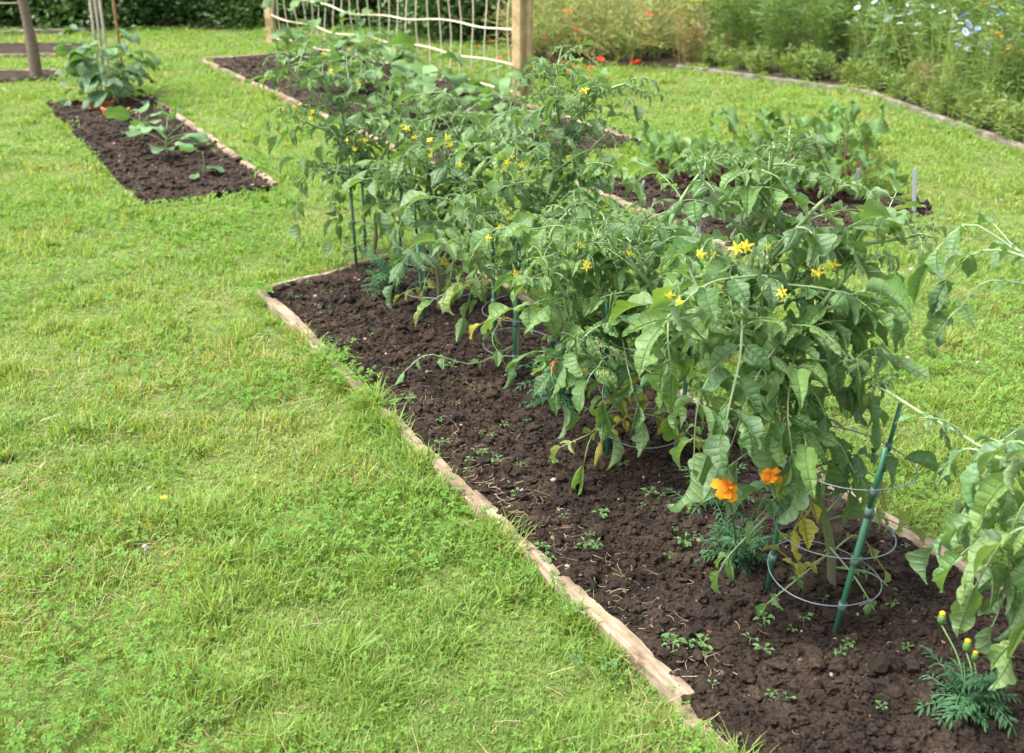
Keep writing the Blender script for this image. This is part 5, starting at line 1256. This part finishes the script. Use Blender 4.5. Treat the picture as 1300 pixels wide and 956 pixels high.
def clover(P, rng):
    x, y = P[:, 0], P[:, 1]; n = len(P); far = np.maximum(y, 2) / 2.0
    s = rng.uniform(0.004, 0.0095, n) * far ** 0.5; z = rng.uniform(0.012, 0.036, n); az = rng.uniform(0, 6.28, n)
    m = MB(); c = np.stack([x, y, z], -1)
    t = rng.random((n, 1)); col = np.array([0.06, 0.17, 0.025]) * (1 - t) + np.array([0.15, 0.28, 0.04]) * t
    tl = rng.normal(size=(n, 2)) * 0.35
    for k in range(3):
        a = az + k * 2.094; d = np.stack([np.cos(a), np.sin(a), tl[:, 0] * np.cos(a) + tl[:, 1] * np.sin(a) + 0.15], -1); sd_ = np.stack([-np.sin(a), np.cos(a), -tl[:, 0] * np.sin(a) + tl[:, 1] * np.cos(a)], -1)
        S = s[:, None]
        V = np.stack([c, c + d * S * 0.55 + sd_ * S * 0.42 + UP * S * 0.18, c + d * S + sd_ * S * 0.3 + UP * S * 0.12, c + d * S * 0.95, c + d * S - sd_ * S * 0.3 + UP * S * 0.12, c + d * S * 0.55 - sd_ * S * 0.42 + UP * S * 0.18], 1).reshape(-1, 3)
        b = (np.arange(n) * 6)[:, None]; Fq = np.vstack([b + np.array([[0, 1, 2, 3]]), b + np.array([[0, 3, 4, 5]])])
        m.add(V, Fq, np.repeat(col * rng.uniform(0.9, 1.1, (n, 1)), 6, 0))
    return m
P, rng = lawn_pts(1.0, 501, rho0=9000, pw=1.5)
cv = fbm(P[:, 0] * 2.3 + 40, P[:, 1] * 2.3, 120, 3); keep = rng.random(len(P)) < np.clip((cv - 0.42) * 2.6, 0.07, 0.6)
tag(clover(P[keep], rng).build("clover", M_CLOVER, smooth=True), "low three-leaved clover patches growing through the lawn", "clover", kind="stuff")
# clover creeping over the boards at the left of the bed
cc = np.vstack([onL(s)[None] + rt.normal(size=(60, 2)) * 0.045 + np.array([[-0.03, 0]]) for s in (0.85, 0.95, 1.05, 1.15, 1.3, 0.1)])
mm = clover(cc, rt); mm.v = [v + np.array([0, 0, 0.03], np.float32) for v in mm.v]
tag(mm.build("clover", M_CLOVER), "clover creeping over the left edging board of the tomato bed", "clover", kind="stuff")
P, rng = lawn_pts(1.0, 502, y1=6.0, rho0=900, pw=1.2)
dr = fbm(P[:, 0] * 3.1 + 5, P[:, 1] * 3.1, 90, 4); P = P[rng.random(len(P)) < np.clip((dr - 0.42) * 3, 0.15, 1)]
m = MB()
for q in P:
    L = rng.uniform(0.02, 0.07); th = rng.uniform(0, 3.14); z0 = rng.uniform(0.008, 0.03); t = np.linspace(-.5, .5, 3)
    tube(m, np.stack([q[0] + math.cos(th) * t * L, q[1] + math.sin(th) * t * L, z0 + t * rng.normal() * 0.015 - t * t * 0.01], -1), 0.0007, 3, np.array([0.46, 0.38, 0.22]) * rng.uniform(0.6, 1.1), cap=False)
tag(m.build("dry_thatch", M_DEBRIS), "dry straw coloured thatch lying in the lawn", "dry grass", kind="stuff")
# clover blossoms and a buttercup in the lawn
m = MB(); rb = np.random.default_rng(4)
for k in range(36):
    d = norm(rb.normal(size=3) + UP * 0.3); tube(m, np.array([[0, 0, 0.045], np.array([0, 0, 0.045]) + d * 0.008]), np.array([0.0018, 0.0008]), 4, (0.62, 0.55, 0.52))
tube(m, np.array([[0, 0, -0.01], [0.002, 0, 0.02], [0, 0, 0.044]]), 0.0009, 4, (0.12, 0.2, 0.06)); CM = m.mesh("clover_blossom", M_PETAL)
for k, (x, y) in enumerate([(1155, 342), (1181, 347), (1060, 418), (1210, 332), (1294, 415), (1151, 455), (1135, 380), (700 + 540, 460), (1095, 330), (187, 662 + 40), (1270, 250), (1050, 390)]):
    b = gpt(x, y + 12); o = bpy.data.objects.new("clover_blossom", CM); scene.collection.objects.link(o); o.location = (b[0], b[1], -0.01); o.rotation_euler = (0, 0, k); s = rb.uniform(0.8, 1.2); o.scale = (s, s, s)
    tag(o, "small whitish clover blossom in the lawn right of the tomatoes" if x > 800 else "small whitish clover blossom in the foreground lawn at the left", "clover flower", "clover blossoms in the lawn")
m = MB(); b = gpt(210, 652); petals(m, np.array([0, 0, 0.045]), 0.009, 5, (0.8, 0.6, 0.02), cup=0.5, rng=rb, eye=(0.6, 0.4, 0.02)); tube(m, np.array([[0, 0, -0.01], [0, 0, 0.045]]), 0.001, 4, (0.1, 0.18, 0.05))
o = m.build("buttercup", M_PETAL); o.location = (b[0], b[1], 0); tag(o, "single small yellow buttercup in the foreground lawn", "buttercup")
